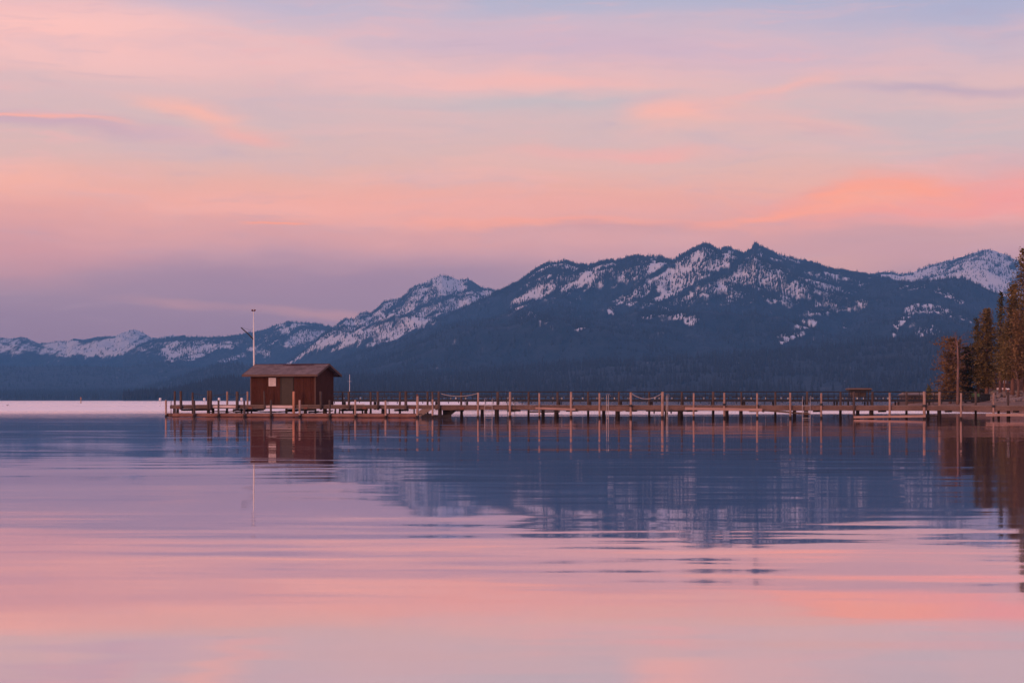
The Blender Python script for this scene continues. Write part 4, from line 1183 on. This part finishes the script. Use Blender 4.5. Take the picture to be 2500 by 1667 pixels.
# ------------------------------------------------------------------ buildings on the shore
def shore_house():
    D = 345.0; g = ground(2448, D); o = empty('shore_house', (g[0], D, g[2] - .3)); tag(o, 'dark brown two-storey house half hidden behind the right-hand conifers', 'house')
    X = lambda px: (px - 2448) / F * D
    Z = lambda py: H - (py - HY) / F * D - g[2] + .3
    x0, x1 = X(2421), X(2500); zt = Z(905)
    M['house'] = wood('dark house boards', (.05, .03, .028), (.085, .05, .045), 'x')
    m = MB(); m.poly([(x0, 0, 0), (x1, 0, 0), (x1, 8, 0), (x0, 8, 0), (x0, 0, zt), (x1, 0, zt), (x1, 8, zt), (x0, 8, zt), ((x0 + x1) / 2, 0, zt + 1.6), ((x0 + x1) / 2, 8, zt + 1.6)],
                     (0, 1, 5, 8, 4), (1, 2, 6, 5), (2, 3, 7, 9, 6), (3, 0, 4, 7), (3, 2, 1, 0), (4, 8, 9, 7), (8, 5, 6, 9)); m.build('wall', M['house'], o)
    xm = (x0 + x1) / 2
    for s_ in (-1, 1):
        e = x0 - .4 if s_ < 0 else x1 + .4
        zl = zt - .4 * 1.6 / (xm - x0)
        m = MB(); m.hexa([(e, -.5, zl + .01), (xm, -.5, zt + 1.61), (xm, 8.5, zt + 1.61), (e, 8.5, zl + .01), (e, -.5, zl + .16), (xm, -.5, zt + 1.77), (xm, 8.5, zt + 1.77), (e, 8.5, zl + .16)])
        m.build('roof', M['dark'], o)
    glass = plain('window glass', (.32, .34, .40), .15, .1)
    for a, b_, ya, yb in ((2449, 2456, 936, 928), (2430, 2436, 936, 926), (2462, 2470, 936, 926), (2449, 2456, 919, 911), (2430, 2436, 919, 911)):
        m = MB(); m.box(X(a) - .07, X(b_) + .07, -.06, -.004, Z(ya) - .07, Z(yb) + .07); w_ = m.build('window', M['trim'], o)
        m = MB(); m.box(X(a), X(b_), -.075, -.062, Z(ya), Z(yb)); m.build('pane', glass if a == 2449 and ya == 936 else plain('dark glass', (.04, .045, .06), .1), w_)
    m = MB(); m.box(X(2428), X(2452), -1.6, -1.52, Z(951.5), Z(946.5)); m.build('white_balcony_rail', M['board_white'], o)
    m = MB(); m.box(X(2428), X(2452), -1.5, -.005, Z(953), Z(951.6)); m.build('balcony', M['house'], o)
shore_house()


def little_shed():
    D = 330.0; g = ground(2396, D); o = empty('garden_shed', (g[0], D, g[2])); tag(o, 'low dark shed with a chimney behind the green bush on the shore', 'shed')
    X = lambda px: (px - 2396) / F * D
    Z = lambda py: H - (py - HY) / F * D - g[2]
    m = MB(); m.box(X(2384), X(2410), 0, 2.4, -.3, Z(952)); m.build('wall', M['dark'], o)
    m = MB(); m.hexa([(X(2382), -.2, Z(952) + .003), (X(2411), -.2, Z(952) + .003), (X(2411), 2.6, Z(952) + .003), (X(2382), 2.6, Z(952) + .003), (X(2387), .9, Z(944)), (X(2410), .9, Z(944)), (X(2410), 1.5, Z(944)), (X(2387), 1.5, Z(944))]); m.build('roof', M['pile'], o)
    m = MB(); m.box(X(2397), X(2406), .6, 1.3, Z(951), Z(929)); m.box(X(2396.4), X(2406.6), .55, 1.35, Z(930.5), Z(929.5)); m.build('chimney', M['dark'], o)
little_shed()


def boathouse():
    D = 350.0; g = ground(2270, D); o = empty('boathouse', (g[0], D, g[2])); tag(o, 'long low brown building on the shore behind the far pier, left of the dead tree', 'building')
    X = lambda px: (px - 2270) / F * D
    Z = lambda py: H - (py - HY) / F * D - g[2]
    br = plain('red-brown siding', (.10, .058, .05), .9, .25, 1.5)
    m = MB(); m.box(X(2212), X(2330), 0, 6, -.5, Z(964)); m.build('wall', br, o)
    m = MB(); m.hexa([(X(2208), -.5, Z(964) + .004), (X(2334), -.5, Z(964) + .004), (X(2334), 6.5, Z(964) + .004), (X(2208), 6.5, Z(964) + .004), (X(2214), 2.5, Z(957.5)), (X(2328), 2.5, Z(957.5)), (X(2328), 3.5, Z(957.5)), (X(2214), 3.5, Z(957.5))])
    m.build('roof', M['ply'], o)
    for a in (2225, 2252, 2290, 2312):
        m = MB(); m.box(X(a), X(a + 12), -.03, -.004, Z(974), Z(967)); m.build('door', M['dark'], o)
boathouse()


def fence():
    D = 326.0; g = ground(2365, D); o = empty('wooden_fence', (g[0], D, 0)); tag(o, 'brown board fence along the shore between the dead tree and the boulders', 'fence')
    X = lambda px: (px - 2365) / F * D
    Z = lambda py: H - (py - HY) / F * D
    br = plain('brown fence boards', (.13, .075, .06), .9, .3, 3)
    m = MB(); px = 2332
    while px < 2398:
        m.box(X(px), X(px) + .14, 0, .03, .6, Z(961 + R.uniform(-.4, .4))); px += 2.4
    m.build('boards', br, o)
    for a in (2332, 2350, 2368, 2386, 2397):
        MB().box(X(a) - .06, X(a) + .06, .035, .15, .4, Z(960)).build('post', M['bark'], o)
fence()
green = plain('pale green plastic', (.14, .26, .13), .6)
def bin_(px, label):
    D = 300.0; g = ground(px, D); z0 = H - (970.5 - HY) / F * D; o = empty('storage_bin', (g[0], D, z0)); tag(o, label, 'bin', 'green bins on the shore')
    m = MB(); m.hexa([(-.23, -.2, 0), (.23, -.2, 0), (.23, .2, 0), (-.23, .2, 0), (-.28, -.24, .55), (.28, -.24, .55), (.28, .24, .55), (-.28, .24, .55)]); m.build('body', green, o, bevel=.02)
    m = MB(); m.box(-.31, .31, -.27, .27, .553, .62); m.build('lid', green, o, bevel=.02)
    m = MB(); m.box(-.28, .28, -.26, .26, min(g[2], z0) - z0 - .05, -.004); m.build('plinth', M['dark'], o)
bin_(2376, 'pale green bin on the shore, left one beside a dark post')
bin_(2387, 'pale green bin on the shore, right one beside a dark post')
def dark_crate():
    D = 296.0; g = ground(2407, D); o = empty('dumpster', g); tag(o, 'large dark box container on the shore left of the boulders', 'container')
    z = lambda y: H - (y - HY) / F * D - g[2]
    MB().box(-.68, .68, 0, 1.2, -.1, z(963.5)).build('body', M['iron'], o, bevel=.02)
    MB().hexa([(-.72, -.05, z(963.5) + .003), (.72, -.05, z(963.5) + .003), (.72, 1.25, z(963.5) + .003), (-.72, 1.25, z(963.5) + .003), (-.68, .1, z(961.6)), (.68, .1, z(961.6)), (.68, 1.2, z(960.8)), (-.68, 1.2, z(960.8))]).build('lid', M['dark'], o)
dark_crate()
def sign():
    D = 318.0; g = ground(2320, D); o = empty('notice_sign', g); tag(o, 'tiny white sign on a post beside the dead tree', 'sign')
    z = lambda y: H - (y - HY) / F * D - g[2]
    MB().box(-.03, .03, 0, .06, -.2, z(959)).build('post', M['bark'], o)
    MB().box(-.12, .12, -.03, -.004, z(964), z(960)).build('panel', M['white_paint'], o)
sign()
def post_light():
    w = 2.75; px = 2461.5; a = at(px, 957, pd(px, w)); o = empty('dock_light', a); tag(o, 'small white-topped lantern on the last rear post of the pier at the right', 'light fixture')
    MB().lathe([(.09, .02), (.09, .10), (.06, .11), (.06, .17)], n=12).build('base', M['rust'], o)
    MB().lathe([(.03, .171), (.12, .19), (.12, .24), (.02, .28)], n=12).build('cap', M['white_paint'], o)
post_light()

# ------------------------------------------------------------------ haze
m = MB(); m.box(-17000, 17000, -160, HAZE_L, -30, HAZE_TOP)
hm = bpy.data.materials.new('lake haze'); hm.use_nodes = True
t = NT(hm.node_tree)
pv = t.n('ShaderNodeVolumePrincipled'); pv.inputs['Color'].default_value = (.17, .50, 1.0, 1); pv.inputs['Density'].default_value = HAZE_D
pv.inputs['Anisotropy'].default_value = 0.0
t.put(t.n('ShaderNodeOutputMaterial').inputs[1], pv.outputs[0])
tag(m.build('haze', hm), 'thin blue haze over the lake and the mountains', 'haze', kind='stuff')
